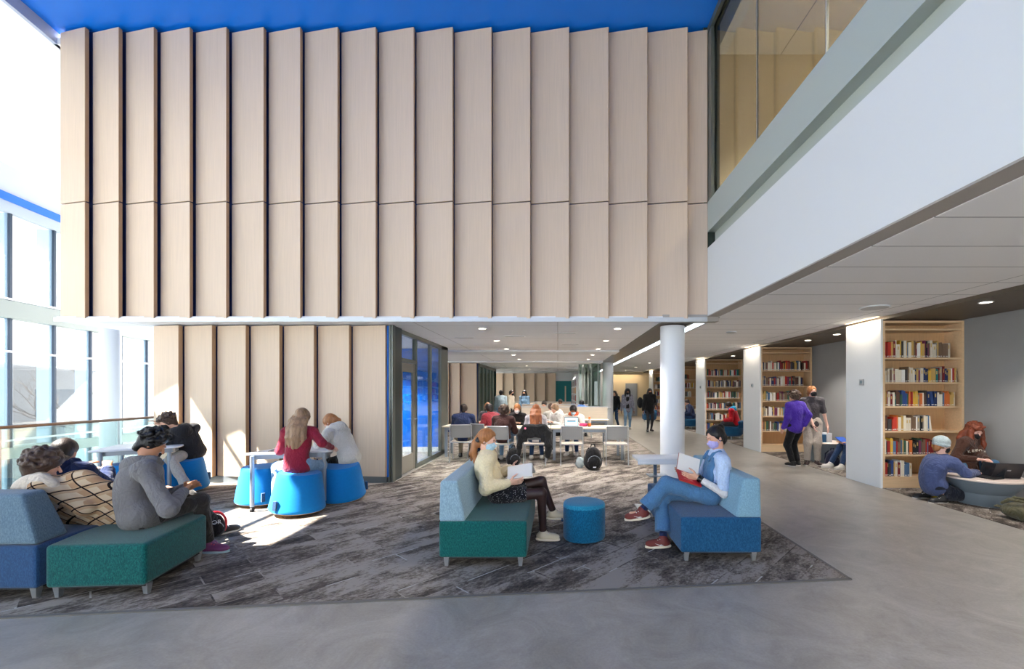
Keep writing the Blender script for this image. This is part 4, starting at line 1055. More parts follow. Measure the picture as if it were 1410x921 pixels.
    if L.get('hood') is not None:
        I = Imp(); e = L.get('te', .014); nb = neck+tz*.015; hk = L.get('hoodk', 1.15)
        pts = [nb+tf*.07*s+side_t*.03, nb+tf*.03*s+side_t*.085*s+tz*.01, nb-tf*.055*s+side_t*.075*s+tz*.005, nb-tf*.105*s-tz*.02, nb-tf*.055*s-side_t*.075*s+tz*.005, nb+tf*.03*s-side_t*.085*s+tz*.01, nb+tf*.07*s-side_t*.03]
        I.chain(pts, [.024*s*hk, .038*s*hk, .047*s*hk, .054*s*hk, .047*s*hk, .038*s*hk, .024*s*hk], .03); I.ell(nb-tf*(.09+.02*hk)*s-tz*.06*s, nv([.095*hk, .052*hk, .095*hk])*s, Rt, .05)
        I.disp = wrinkle(.004, 34, 11); kid(I, 'hood', L['hood'])
    # --- shoes
    if L.get('shoes') is not None:
        for q in 'RL':
            if q in L.get('bare', ''): continue
            up = unit(J.get('sup'+q, [0, 0, 1])); t_ = unit(toe[q]-up*(toe[q]@up)); rr = np.cross(t_, up); Rs = np.stack([rr, t_, up], 1); a = AN[q]; k = L.get('ss', 1.0)*s
            I = Imp(); I.cap(a+up*.0, a-up*.03*k-t_*.01*k, .044*k, .047*k, .02).ell(a+t_*.05*k-up*.045*k, nv([.046, .13, .042])*k, Rs, .03).ell(a+t_*.13*k-up*.052*k, nv([.045, .06, .03])*k, Rs, .02)
            I.box(a+t_*.055*k-up*.115*k, nv([.2, .3, .035])*k, Rs, .002, .004, 1)
            sh = kid(I, 'shoe', L['shoes'], min(h, .008) if near else h)
            if near and sh:
                I = Imp(); I.ell(a+t_*.055*k-up*.078*k, nv([.049, .142, .06])*k, Rs); I.box(a+t_*.055*k-up*.078*k, nv([.2, .3, .013])*k, Rs, .004, .004, 2)
                so = I.mesh('sole', L.get('sole', labelm), .006, org, sh)
                I = Imp()
                for i in range(4):
                    c = a+t_*(.045+.022*i)*k+up*(.002-.0085*i)*k; I.cap(c-rr*.024*k-up*.004, c+rr*.024*k-up*.004, .006, .006, .004)
                I.mesh('laces', L.get('laces', labelm), .004, org, sh)
                if L.get('swoosh'):
                    for sg in (-1, 1):
                        mb = MB(); P0 = [(-.035, -.055), (.03, -.062), (.085, -.035), (.035, -.05), (-.0, -.045), (-.03, -.035)]
                        vs = [(a+rr*sg*(.0465-.0)*k+t_*(u+.02)*k+up*v*k)-org for u, v in P0]+[(a+rr*sg*.041*k+t_*(u+.02)*k+up*v*k)-org for u, v in P0]
                        n = len(P0); mb.add(vs, [tuple(range(n)), tuple(range(2*n-1, n-1, -1))]+[(i, (i+1) % n, n+(i+1) % n, n+i) for i in range(n)]); mb.build('side_mark', L['swoosh'], sh)
    # --- hair
    hc = L.get('hair')
    if hc:
        I = Imp(); th = L.get('hth', .014)
        I.ell(head+Rh@er(0, -.016, .026), er(.073+th, .093+th, .088+th), Rh)
        I.ell(hf(0, .125, -.055+L.get('fringe', 0)), er(.085, .115, .105), Rh, .034, 1)
        I.ell(hf(0, -.01, -.13), er(.10, .12, .06), Rh, .02, 1)
        if not L.get('nonape'): I.ell(hf(0, -.062, -.05), er(.058, .04, .062), Rh, .02); I.ell(hf(0, -.02, -.01), er(.077, .055, .045), Rh, .015)
        for fn in L.get('hairx', []): fn(I, hf, HS, neck, fwd, side)
        if L.get('curl'): I.disp = wrinkle(L['curl'], L.get('curlf', 95), 2)
        else: I.disp = wrinkle(.004, 75, 2, .3)
        kid(I, 'hair', HAIR[hc], min(h, .008) if near else h)
    for nm, m, fn in L.get('extra', []):
        I = Imp(); r = fn(I, dict(hf=hf, er=er, Rh=Rh, neck=neck, hip=hip, tz=tz, tf=tf, side=side_t, Rt=Rt, SH=SH_, EL=EL, WR=WR, KN=KN, AN=AN, HP=HP, s=s, w=w, fwd=fwd, chest=chest, head=head, mid=mid, torso=torso))
        kid(I, nm, m, r if isinstance(r, float) else None)
    if L.get('mask') is not None:
        I = Imp(); I.ell(hf(0, .034, -.052), er(.062, .074, .066), Rh); I.cap(hf(0, .09, -.02), hf(0, .112, -.036), .012*HS, .012*HS, .02)
        I.box(hf(0, .10, -.055), er(.09, .075, .052), Rh, .01, .006, 2)
        mk = kid(I, 'face_mask', L['mask'], .006 if near else min(h, .012))
        if near and mk:
            for x in (-1, 1):
                for z in (-.03, -.075):
                    MB().tube([Vector(hf(x*.058, .045, z)-org), Vector(hf(x*.073, .01, (z-.01)/2)-org), Vector(hf(x*.082, -.012, -.005)-org)], .0014, 6).build('ear_loop', L['mask'], mk)
    if near and not L.get('noeyes'):
        for x in (-1, 1):
            I = Imp(); I.ell(hf(x*.031, .0865, .0055), er(.0075, .0045, .0045), Rh); kid(I, 'eye', mat('eye_dark', (38, 28, 24), .2), .0035)
            I = Imp(); I.cap(hf(x*.016, .094, .024), hf(x*.046, .083, .027), .0035*HS, .0028*HS); kid(I, 'eyebrow', HAIR[hc or 'brown'], .0035)
    return body
def hands(B, J, L, EL, WR, s, near):
    for q in 'RL':
        a = WR[q]; d = unit(J.get('hdir'+q, WR[q]-EL[q])); n = nv(J.get('palm'+q, [0, 0, -1])); n = unit(n-d*(n@d)); t = np.cross(d, n)*(1 if q == 'R' else -1)  # t towards the thumb
        t = -t if L.get('flip'+q) else t
        R = np.stack([t, d, n], 1); cu = J.get('curl'+q, .5)
        B.cap(a, a+d*.03*s, .024*s, .024*s, .02); B.box(a+d*.052*s, nv([.038, .044, .014])*s, R, .012*s, .012)
        if not near and J.get('simplehand', True) is True and L.get('h', 1) and s < .01: continue
        fl = [.068, .078, .072, .056]; r0 = .0092*s if near else .0115*s
        for i in range(4):
            b = a+d*.088*s+t*(.029-.0195*i)*s+n*(.0)*s; ang = 0; dd = d
            spread = (1.5-i)*.06
            for sgm in range(3):
                ang += cu*(.5 if sgm == 0 else .75); dd = unit(d*math.cos(ang)+n*math.sin(ang)+t*spread*math.cos(ang)); b2 = b+dd*fl[i]*s*(.45, .32, .26)[sgm]
                B.cap(b, b2, r0*(1-.08*sgm), r0*(1-.08*(sgm+1)), .004); b = b2
        b = a+d*.022*s+t*.03*s; td = unit(t*.75+d*.6+n*.45); b2 = b+td*.038*s; B.cap(b, b2, .0125*s, .011*s, .01); td = unit(d*.85+t*.25+n*(.3+cu*.4)); b3 = b2+td*.034*s; B.cap(b2, b3, .0105*s, .0095*s, .004); b4 = b3+unit(td+n*cu*.5)*.024*s; B.cap(b3, b4, .0095*s, .0075*s, .004)
# hair pieces
def curls(n=70, r=.022, lift=.0, seed=3, low=-.35):
    def fn(I, hf, HS, neck, fwd, side):
        rr = np.random.RandomState(seed); k = 0
        while k < n:
            v = unit(rr.randn(3))
            if v[2] < low or (v[1] > .45 and v[2] < .42) : continue
            k += 1; p = v*nv([.088+lift, .106+lift, .10+lift])+nv([0, -.016, .026]); q = p+unit(v+rr.randn(3)*.7)*.02
            a = hf(*p); b = hf(*q); x = r*(.7+.6*rr.rand())*HS; I.cap(a, b, x, x*.6, .008)
    return fn
def long_back(length=.30, wd=.075, n=5, taper=.6, r=.03, sway=.015, out=.0):
    def fn(I, hf, HS, neck, fwd, side):
        for i in range(n):
            u = -1+2*i/(n-1); a = hf(u*wd*.95, -.055+.02*abs(u), .0); g = nv([0, 0, -1.])
            B_ = lambda dd, w_, o_: neck+side*(u*w_)-I.tz*dd-I.tf*(.118+out+o_-.03*abs(u))
            L_ = length-.06; p1 = (a+B_(-.01, wd, 0))/2-fwd*.012; p2 = B_(0.02, wd*1.1, 0); p3 = B_(L_*.5, wd*1.05+sway*math.sin(i*2.3), .012); p4 = B_(L_*(1-.15*abs(u)*taper), wd*.95+sway*math.cos(i*1.7), .010)
            I.chain([a, p1, p2, p3, p4], [r, r, r*.95, r*.8, r*.35], .022)
    return fn
def long_sides(length=.30, r=.022, fw=.02):
    def fn(I, hf, HS, neck, fwd, side):
        for sx in (-1, 1):
            for j, y in enumerate((-.03, .015)):
                a = hf(sx*.076, y, .02); g = nv([0, 0, -1.]); p1 = a+g*length*.4+side*sx*.012; p2 = a+g*length*.75+fwd*fw+side*sx*.02; p3 = a+g*length+fwd*fw*1.3+side*sx*.01
                I.chain([a, p1, p2, p3], [r, r, r*.85, r*.4], .02)
    return fn
def blob(*bs):
    def fn(I, hf, HS, neck, fwd, side):
        for (x, y, z, r) in bs: c = hf(x, y, z); I.cap(c, c, r*HS, r*HS, .025)
    return fn
def tail(pts, rs):
    def fn(I, hf, HS, neck, fwd, side):
        I.chain([hf(*p) for p in pts], rs, .015)
    return fn
# ================================================================== PEOPLE
def rot2(v, yaw):
    c, s = math.cos(yaw), math.sin(yaw); return nv([v[0]*c-v[1]*s, v[0]*s+v[1]*c, v[2] if len(v) > 2 else 0])
def seated(x, y, yaw, seat=.46, s=1.0, lean=.12, hands=None, nod=.35, look=0., feet=None, slump=0.0):
    """generic seated pose facing +Y before yaw"""
    W_ = lambda v: nv([x, y, 0])+rot2(v, yaw)
    hz = seat+.085*s
    nk = nv([0, math.sin(lean)*.50*s, hz+math.cos(lean)*.50*s-slump]); hd = nk+nv([0, .035+nod*.05, .135*s-nod*.02])
    hands = hands or [(.12, .36, .78), (-.12, .36, .78)]; feet = feet or [(.12, .40, .085), (-.12, .40, .085)]
    f = unit(nv([math.sin(-look), math.cos(look), -nod]))
    return dict(hip=W_((0, 0, hz)), neck=W_(nk), head=W_(hd), side=rot2((1, 0, 0), yaw), face=rot2(f, yaw), handR=W_(hands[0]), handL=W_(hands[1]), footR=W_(feet[0]), footL=W_(feet[1]),
                toeR=rot2((.15, 1, 0), yaw), toeL=rot2((-.15, 1, 0), yaw), curlR=.5, curlL=.5, palmR=(0, 0, -1), palmL=(0, 0, -1))
def standing(x, y, yaw, s=1.0, hands=None, nod=.05, look=0., feet=None, lean=0.02):
    W_ = lambda v: nv([x, y, 0])+rot2(v, yaw)
    hz = .90*s; nk = nv([0, math.sin(lean)*.53*s, hz+.53*s*math.cos(lean)]); hd = nk+nv([0, .03+nod*.04, .14*s])
    hands = hands or [(.25*s, .05, .80*s), (-.25*s, .05, .80*s)]; feet = feet or [(.10, .04, .085), (-.10, -.03, .085)]
    f = unit(nv([math.sin(-look), math.cos(look), -nod]))
    pR = rot2((-1, .1, 0), yaw); pL = rot2((1, .1, 0), yaw)
    return dict(hip=W_((0, 0, hz)), neck=W_(nk), head=W_(hd), side=rot2((1, 0, 0), yaw), face=rot2(f, yaw), handR=W_(hands[0]), handL=W_(hands[1]), footR=W_(feet[0]), footL=W_(feet[1]),
                toeR=rot2((.2, 1, 0), yaw), toeL=rot2((-.2, 1, 0), yaw), palmR=pR, palmL=pL, curlR=.45, curlL=.45, bend=.015,
                epoleR=rot2((.3, -1, 0), yaw), epoleL=rot2((-.3, -1, 0), yaw))
C_ = {}
def cl(n, c, **k): return cloth('cloth_'+n, c, **k)
mk_blue = cl('mask_pale_blue', (176, 208, 222), bump=.05); mk_black = cl('mask_black', (26, 26, 30), bump=.05); mk_lilac = cl('mask_lilac', (176, 170, 224), bump=.05); mk_white = cl('mask_white', (226, 226, 230), bump=.05); mk_teal = cl('mask_teal', (110, 196, 206), bump=.05)
denim = cl('denim', (78, 120, 158), var=.16, vscale=120, bump=.3, bscale=220); denim_d = cl('denim_dark', (40, 62, 96), var=.2, vscale=90); denim_l = cl('denim_light', (128, 160, 190), var=.18, vscale=60)
blackc = cl('black', (26, 26, 28)); dkgrey = cl('charcoal', (56, 56, 60)); navyc = cl('navy', (30, 42, 76)); whitec = cl('white', (228, 226, 222)); greyc = cl('heather_grey', (150, 148, 146), var=.1)
shoe_w = mat('shoe_white', (220, 216, 208), .6); shoe_b = mat('shoe_black', (30, 30, 32), .5); shoe_r = mat('shoe_maroon', (112, 44, 38), .6); sole_c = mat('sole_cream', (228, 216, 192), .6)
cream = cl('cream_knit', (226, 210, 172), var=.08, bump=.5, bscale=60)
tights = mat('sheer_tights', (48, 28, 26), .5, bump=.05, bscale=300)

# ---- reader 1, green sofa, facing +X
yr = 4.62
def W3(px, py, Y): return nv(P(px, py, Y))
hd = W3(671, 607, yr); 
J = dict(hip=(-.62, yr, .50), neck=(-.755, yr, .912), head=hd+nv([.0, 0, .012]), side=(0, -1, 0), face=(.92, -.22, -.26), bend=.05,
         handR=W3(701, 664, yr-.16), handL=W3(703, 645, yr+.16), hdirR=(.9, .15, .05), hdirL=(.9, -.35, .1), palmR=(-.2, .85, .5), palmL=(-.1, -.8, .55), curlR=.35, curlL=.35,
         kneeR=(-.17, yr-.09, .515), kneeL=(-.18, yr+.05, .61), footR=(-.155, yr-.03, .09), footL=(-.05, yr+.13, .265), toeR=(1, -.1, 0), toeL=(1, .05, -.05),
         epoleR=(-.4, -.5, -1), epoleL=(-.4, .5, -1))
skirtm = cl('skirt_dotted', (24, 24, 28)); nt, b = nodes_of(skirtm)
vo = nt.nodes.new('ShaderNodeTexVoronoi'); vo.inputs['Scale'].default_value = 75; tcn = nt.nodes['Texture Coordinate']; nt.links.new(tcn.outputs['Object'], vo.inputs['Vector'])
lt = nt.nodes.new('ShaderNodeMath'); lt.operation = 'LESS_THAN'; lt.inputs[1].default_value = .22; nt.links.new(vo.outputs['Distance'], lt.inputs[0])
mx = nt.nodes.new('ShaderNodeMix'); mx.data_type = 'RGBA'; mx.inputs[6].default_value = lin((24, 24, 30)); mx.inputs[7].default_value = lin((190, 190, 190)); nt.links.new(lt.outputs[0], mx.inputs[0]); nt.links.new(mx.outputs[2], b.inputs['Base Color'])
def braidclip(I, q): I.cap(q['hf'](.045, -.085, -.01), q['hf'](.06, -.075, -.03), .022, .018); I.cap(q['hf'](.05, -.10, -.03), q['hf'](.03, -.11, -.035), .016, .014); return .005
person('woman with long ginger ponytail in a cream sweater reading on the green sofa', J,
       dict(skin='fair', fem=True, s=.97, hair='ltginger', hth=.012, top=cream, topname='sweater', fringe=.02, te=.024, puff=.012, tw=.007, twf=30, legs=tights, legname='tights', le=.001, lw=.0005, leglen=.99, cutlegs=False, skirt=skirtm, shoes=mat('shoe_cream', (214, 200, 170), .6), sole=sole_c, ss=.95, mask=mk_blue,
            hairx=[tail([(0, -.10, 0), (.03, -.115, -.07), (.05, -.10, -.16), (.045, -.05, -.25), (.03, .0, -.33)], [.035, .034, .034, .028, .010]), tail([(0, -.10, 0), (-.01, -.13, -.09), (.0, -.14, -.2), (.0, -.12, -.27)], [.03, .03, .025, .01]), blob((.07, -.0, .045, .022), (-.07, 0, .045, .022))],
            extra=[('hair_clip', mat('clip_black', (20, 20, 22), .3), braidclip)]), .0065)
# open book 1
def open_book(label, c, along, up, w_, h_, cover, pg, ang=.35, name='open_book'):
    """along: direction across both pages, up: direction of page height; c: spine centre; pages face n = along x up"""
    t = thing(name, label, 'book', tuple(c)); a = unit(along); u = unit(nv(up)-a*(nv(up)@a)); n = np.cross(a, u)
    for sg in (-1, 1):
        d = unit(a*sg*math.cos(ang)+n*math.sin(ang)); nn = np.cross(d, u)*sg
        def slab(t0, t1, x0, x1, y):
            vs = [d*x+u*yy+nn*z for z in (t0, t1) for x, yy in ((x0, -y), (x1, -y), (x1, y), (x0, y))]
            return MB().add(vs, [(0,3,2,1),(4,5,6,7),(0,1,5,4),(1,2,6,5),(2,3,7,6),(3,0,4,7)])
        slab(-.004, 0, -.002, w_, h_/2).build('cover', cover, t); slab(.0003, .012, 0, w_-.006, h_/2-.006).build('page_block', pg, t)
    return t
def quad_book(label, corners, th, cover, pg):   # corners: near-bottom-left ... world points of one leaf
    pass
pgm = mat('paper', (232, 228, 218), .7); 
bc = W3(722, 652, yr); open_book('open white book held by the woman in the cream sweater', W3(716, 641, yr), (-.08, -1, .0), (.92, 0, .16), .17, .27, mat('cover_white', (224, 218, 212), .6), pgm, -.75)
# ---- reader 2, blue sofa, facing -X
y2 = 4.55
J = dict(hip=(1.56, y2, .50), neck=(1.675, y2, .925), head=W3(985, 603, y2)+nv([.0, 0, .01]), side=(0, 1, 0), face=(-.88, -.26, -.32), bend=.05,
         handL=W3(960, 657, y2-.13), handR=W3(946, 648, y2+.12), elbowL=W3(997, 679, y2-.24), hdirL=(-.95, .1, .12), hdirR=(-.9, -.2, .0), palmL=(.1, .8, .5), palmR=(0, -.8, .5), curlL=.4, curlR=.4,
         kneeL=(1.12, y2-.06, .62), kneeR=(1.10, y2+.05, .50), footL=(.86, y2-.10, .36), footR=(1.06, y2-.17, .095), toeL=(-1, -.1, .02), toeR=(-1, -.12, 0), supL=(-.1, -.15, 1))
def bib(I, q):
    q['torso'](I, .036); c = q['chest']+q['tf']*.14-q['tz']*.03; I.box(c, nv([.125, .12, .15]), q['Rt'], .01, .01, 2)
def waistd(I, q):
    q['torso'](I, .020); I.box(q['hip']+q['tz']*.10, nv([.3, .3, .085]), q['Rt'], .01, .01, 2)
def straps(I, q):
    for sg in (-1, 1):
        b = q['side']*sg*.075; I.chain([q['chest']+q['tf']*.155+b*.9+q['tz']*.08, q['chest']+q['tf']*.125+b*1.05+q['tz']*.15, q['neck']+b*1.2+q['tz']*.022+q['tf']*.02, q['neck']+b*1.15-q['tf']*.085-q['tz']*.04, q['neck']+b*.7-q['tf']*.13-q['tz']*.16], [.018]*5, .01)
    return .006
def watch(I, q): w = q['WR']['L']; d = unit(w-q['EL']['L']); c = w-d*.045; I.cap(c, c+d*.018, .036, .036)
def sock(k):
    def fn(I, q): d = unit(q['AN'][k]-q['KN'][k]); I.cap(q['AN'][k]-d*.05, q['AN'][k]-d*.005, .040, .040)
    return fn
person('dark-haired woman in denim overalls reading a red book on the blue sofa', J,
       dict(skin='light', fem=True, s=.97, hair='black', hth=.013, top=cl('pale_blue_tee', (184, 204, 232)), topname='tee_shirt', sleeve=.42, te=.02, under=cl('white_sleeve', (214, 210, 206)), legs=denim, legname='overalls', le=.02, flare=.025, lw=.007, leglen=.84, shoes=shoe_r, sole=sole_c, swoosh=shoe_w, mask=mk_lilac, fringe=.016,
            hairx=[blob((0, -.10, .075, .038), (0, -.085, -.03, .045), (0, -.09, -.06, .03))],
            extra=[('bib', denim, bib), ('waistband', denim, waistd), ('strap', denim, straps), ('sock', navyc, sock('R')), ('sock', navyc, sock('L')),
                   ('smart_watch', mat('watch_face', (16, 16, 18), .2), watch)]), .0065)
def leaf_book(label, c, u, d1, d2, w_, h_, cover, pg1, pg2):
    t = thing('open_book', label, 'book', tuple(c)); u = unit(u)
    for d, pg, sg in ((d1, pg1, 1), (d2, pg2, -1)):
        d = unit(nv(d)-u*(nv(d)@u)); n = np.cross(d, u)*sg
        if n@(nv([0, 0, H])-c) < 0: n = -n
        def slab(t0, t1, x0, x1, y):
            vs = [d*x+u*yy+n*z for z in (t0, t1) for x, yy in ((x0, -y), (x1, -y), (x1, y), (x0, y))]
            return MB().add(vs, [(0,3,2,1),(4,5,6,7),(0,1,5,4),(1,2,6,5),(2,3,7,6),(3,0,4,7)])
        slab(-.005, 0, 0, w_+.004, h_/2+.004).build('cover', cover, t); pb = slab(.0003, .010, 0, w_, h_/2).build('page_block', pg, t)
        if sg == 1:
            for k in range(4):
                o_ = d*(w_*(.25+.17*k)); vs = [o_+dd*x+u*y+n*z for z in (.010, .0108) for x, y in ((-.006, -h_*.28), (.006, -h_*.28), (.006, h_*(.12+.07*(k % 3))), (-.006, h_*(.12+.07*(k % 3)))) for dd in (d,)]
                MB().add(vs, [(0,3,2,1),(4,5,6,7),(0,1,5,4),(1,2,6,5),(2,3,7,6),(3,0,4,7)]).build('printed_line', mat('print_pink', (206, 120, 116), .6), pb)
    return t
leaf_book('open book with a red page held by the woman in overalls', W3(946, 651, y2), (.90, .05, -.30), (-.62, -.72, -.12), (-.15, .35, .9), .185, .235, mat('cover_rust', (170, 90, 70), .5), mat('page_red', (190, 34, 46), .5), pgm)

# ---- grey hoodie man on the green bench, facing +X +Y (right, away)
fy = -.95
u = rot2((0, 1, 0), fy)      # facing direction
sd_ = rot2((1, 0, 0), fy)
hp = nv([-3.60, 3.78, .50]); 
J = dict(hip=hp, neck=W3(205, 640, 3.86), head=W3(210, 611, 3.90), side=sd_, face=nv([u[0], u[1], -.75]), hup=(0, 0, 1), bend=.08,
         handR=nv([-3.42, 3.98, .66]), handL=nv([-3.52, 4.12, .66]), kneeR=(-3.40, 4.14, .53), kneeL=(-3.58, 4.24, .53), footR=(-3.40, 4.24, .095), footL=(-3.62, 4.36, .095), toeR=(1, .05, 0), toeL=(1, .15, 0),
         elbowR=W3(232, 700, 3.62), palmR=(0, .6, -.4), palmL=(0, -.6, -.4))
greyh = cl('grey_hoodie', (116, 114, 114), var=.08, bump=.25, bscale=120)
person('young man in grey hoodie with short black hair sitting on the green wedge bench', J,
       dict(skin='tan', s=1.02, w=1.14, hair='black', hth=.012, curl=.003, fringe=.01, hairx=[curls(80, .017, .004, 5, -.1)], top=greyh, topname='hoodie', te=.026, hood=greyh, tw=.007, twf=20, hem=.03, legs=cl('dark_trousers', (52, 48, 46)), le=.014, shoes=mat('shoe_plum', (112, 52, 96), .6), sole=mat('sole_mint', (150, 170, 176), .6), laces=mat('lace_coral', (206, 74, 84), .6), noeyes=True), .007)
# ---- plaid jacket boy, slouching against the slate back
fy = -.55; u = rot2((0, 1, 0), fy); sd_ = rot2((1, 0, 0), fy)
plaid = mat('plaid_flannel', (206, 180, 146), .9, spec=.1); nt, b = nodes_of(plaid); tcn = nt.nodes['Texture Coordinate']
sx = nt.nodes.new('ShaderNodeSeparateXYZ'); mpx = nt.nodes.new('ShaderNodeMapping'); mpx.inputs['Rotation'].default_value = (.35, .5, .5); nt.links.new(tcn.outputs['Object'], mpx.inputs[0]); nt.links.new(mpx.outputs[0], sx.inputs[0])
prev = lin((212, 190, 158))
def band(axis, per, wdt, col, prevsock, ph=0):
    m1 = nt.nodes.new('ShaderNodeMath'); m1.operation = 'ADD'; m1.inputs[1].default_value = 10+ph; nt.links.new(sx.outputs[axis], m1.inputs[0])
    m2 = nt.nodes.new('ShaderNodeMath'); m2.operation = 'MODULO'; m2.inputs[1].default_value = per; nt.links.new(m1.outputs[0], m2.inputs[0])
    m3 = nt.nodes.new('ShaderNodeMath'); m3.operation = 'LESS_THAN'; m3.inputs[1].default_value = wdt; nt.links.new(m2.outputs[0], m3.inputs[0])
    x = nt.nodes.new('ShaderNodeMix'); x.data_type = 'RGBA'; nt.links.new(m3.outputs[0], x.inputs[0]); x.inputs[7].default_value = lin(col)
    if isinstance(prevsock, tuple): x.inputs[6].default_value = prevsock
    else: nt.links.new(prevsock, x.inputs[6])
    return x.outputs[2]
so = band(0, .075, .03, (186, 150, 116), prev, .03); so = band(2, .08, .035, (196, 166, 132), so, .02); so = band(0, .075, .008, (36, 28, 30), so); so = band(2, .08, .009, (36, 28, 30), so); nt.links.new(so, b.inputs['Base Color'])
J = dict(hip=(-3.86, 3.92, .49), neck=W3(62, 668, 3.72), head=W3(60, 641, 3.74), side=sd_, face=nv([.75, .62, -.3]), hup=(-.05, -.1, 1), bend=.02,
         handR=W3(146, 697, 4.0), elbowR=W3(118, 700, 3.72), handL=nv([-3.95, 4.3, .62]), kneeR=(-3.72, 4.38, .52), kneeL=(-3.98, 4.4, .52), footR=(-3.7, 4.78, .09), footL=(-4.0, 4.8, .09), palmR=(0, 0, -1))
person('curly brown-haired boy in tan plaid jacket with cream hood on the left sofa', J,
       dict(skin='fair', s=1.0, w=1.0, hair='brown', hth=.032, hs=1.04, curl=.004, curlf=75, top=plaid, topname='plaid_jacket', te=.028, hood=cl('cream_hood', (214, 202, 184)), hoodk=1.75, hem=.04, legs=blackc, shoes=shoe_b, tw=.006, fringe=-.01,
            hairx=[blob((0, .05, .085, .045), (.04, .04, .07, .04)), curls(110, .024, .012, 3)]), .007)
J = seated(-4.62, 4.05, .2, .41, 1.0, .0, nod=.2, slump=.12)
person('person in a navy jacket at the far left edge of the frame', J, dict(skin='tan', w=1.1, hair='dkbrown', top=navyc, topname='jacket', te=.035, hood=navyc, legs=blackc, shoes=shoe_b, noeyes=True), .011)

# ---- girl in maroon on the blue stool, back to us, facing +Y slightly left
maroon = cl('maroon', (140, 36, 58), var=.08)
J = seated(-3.36, 5.62, .12, .54, 1.0, .16, hands=[(.30, .34, .80), (-.20, .36, .79)], nod=.5, feet=[(.16, .16, .10), (-.36, .10, .10)], slump=.02)
J['kneeL'] = nv([-3.78, 5.86, .56]); J['footL'] = nv([-3.66, 5.66, .10]); J['kneeR'] = nv([-3.25, 6.0, .56]); J['footR'] = nv([-3.3, 5.98, .10]); J['elbowR'] = nv([-3.06, 5.66, .90])
person('girl with long dark-blonde hair and maroon top on the nearest blue stool', J,
       dict(skin='fair', fem=True, s=.99, hair='dirty', hth=.016, top=maroon, topname='long_sleeve_top', te=.014, hem=.03, tw=.006, legs=denim_l, leglen=.95, shoes=shoe_b, noeyes=True, hairx=[long_back(.34, .085, 7, r=.034, sway=.02, out=.02)]), .008)
# ---- girl in pale hoodie, facing -X
paleh = cl('oatmeal_hoodie', (206, 202, 192), var=.06)
J = seated(-3.06, 6.40, 1.35, .52, .98, .52, hands=[(.16, .50, .80), (-.12, .46, .80)], nod=.9, feet=[(.1, .2, .09), (-.15, .3, .09)], slump=.03)
person('girl with ginger hair in an off-white hoodie leaning over the table, facing left', J,
       dict(skin='fair', s=1.0, w=1.05, hair='ltginger', top=paleh, topname='hoodie', hood=paleh, te=.028, tw=.008, hem=.02, legs=blackc, shoes=mat('boot_tan', (196, 176, 150), .7), hairx=[blob((0, -.1, .0, .035)), tail([(0, -.1, 0), (.02, -.12, -.06), (.03, -.06, -.12)], [.03, .026, .012])], mask=mk_white), .008)
# ---- boy in black hoodie at the left table facing -X
bh = cl('black_hoodie', (38, 38, 42))
J = seated(-5.80, 6.90, 1.15, .52, 1.02, .42, hands=[(-.02, .46, 1.02), (-.22, .44, .82)], nod=.75, feet=[(.0, .34, .095), (-.25, .12, .095)], slump=.0, look=-.3)
J['footR'] = nv([-5.9, 6.82, .095]); J['footL'] = nv([-5.52, 6.52, .095]); J['kneeL'] = nv([-5.78, 6.52, .55]); J['toeL'] = (-.2, -1, 0); J['handL'] = nv([-6.12, 6.58, .82]); J['handR'] = nv([-6.12, 6.72, 1.06]); J['elbowR'] = nv([-5.93, 6.95, .84])
J['neck'] = W3(247, 592, 6.78); J['head'] = W3(231, 580, 6.68); J['face'] = (-.75, -.5, -.5)
person('boy in a black hoodie and black mask leaning on the table by the balustrade', J,
       dict(skin='fair', s=1.0, w=1.1, hair='brown', hth=.018, curl=.003, top=bh, topname='hoodie', hood=bh, te=.028, tw=.008, hem=.03, legs=cl('grey_sweatpants', (176, 174, 170)), le=.02, lw=.008, shoes=shoe_w, mask=mk_black, fringe=.02, hairx=[blob((.0, .085, .07, .03), (.04, .08, .065, .03), (-.04, .08, .065, .03)), curls(60, .018, .004, 8, .0)]), .008)

# ---- standing pair at the pier
J = standing(5.0, 9.16, .25, .93, hands=[(.10, .22, .86), (-.22, .1, .8)], nod=.25, look=.3)
J['handR'] = nv([5.12, 9.05, .86])
person('person in a purple sweatshirt and black trousers standing by the second bookcase', J,
       dict(skin='light', s=.95, hair='brown', hth=.02, curl=.004, top=cl('purple', (70, 44, 150)), topname='sweatshirt', te=.03, hem=.05, legs=blackc, le=.02, shoes=shoe_b, noeyes=True, hairx=[curls(80, .026, .01, 6, -.75)]), .0095)
J = standing(5.46, 9.36, 2.75, 1.0, hands=[(.20, .16, .84), (-.02, .20, .84)], nod=-.05, look=.5)
J['handR'] = nv([5.36, 9.14, .86]); J['handL'] = nv([5.72, 9.25, .84])
person('blonde person in a charcoal printed tee and beige trousers standing in black mask', J,
       dict(skin='pink', s=.99, hair='ltginger', top=cl('charcoal_tee', (74, 70, 74)), topname='tee_shirt', sleeve=.4, te=.02, hem=.05, legs=cl('beige_joggers', (184, 172, 160)), le=.025, lw=.008, shoes=mat('shoe_brown', (70, 52, 50), .6), mask=mk_black, hairx=[tail([(0, -.1, .03), (0, -.13, -.03), (0, -.12, -.12)], [.03, .03, .012])]), .0095)
# seated reader half hidden by the pier
J = seated(6.25, 9.0, 1.75, .20, .97, .15, hands=[(.1, .38, .52), (-.15, .4, .52)], nod=.3, feet=[(.1, .62, .085), (-.14, .58, .085)])
person('reader in grey tee and white sneakers half hidden behind the nearest white pier', J,
       dict(skin='light', hair='ltginger', top=cl('grey_tee', (136, 136, 132)), topname='tee_shirt', sleeve=.42, legs=denim_d, shoes=shoe_w, mask=mk_blue), .0095)
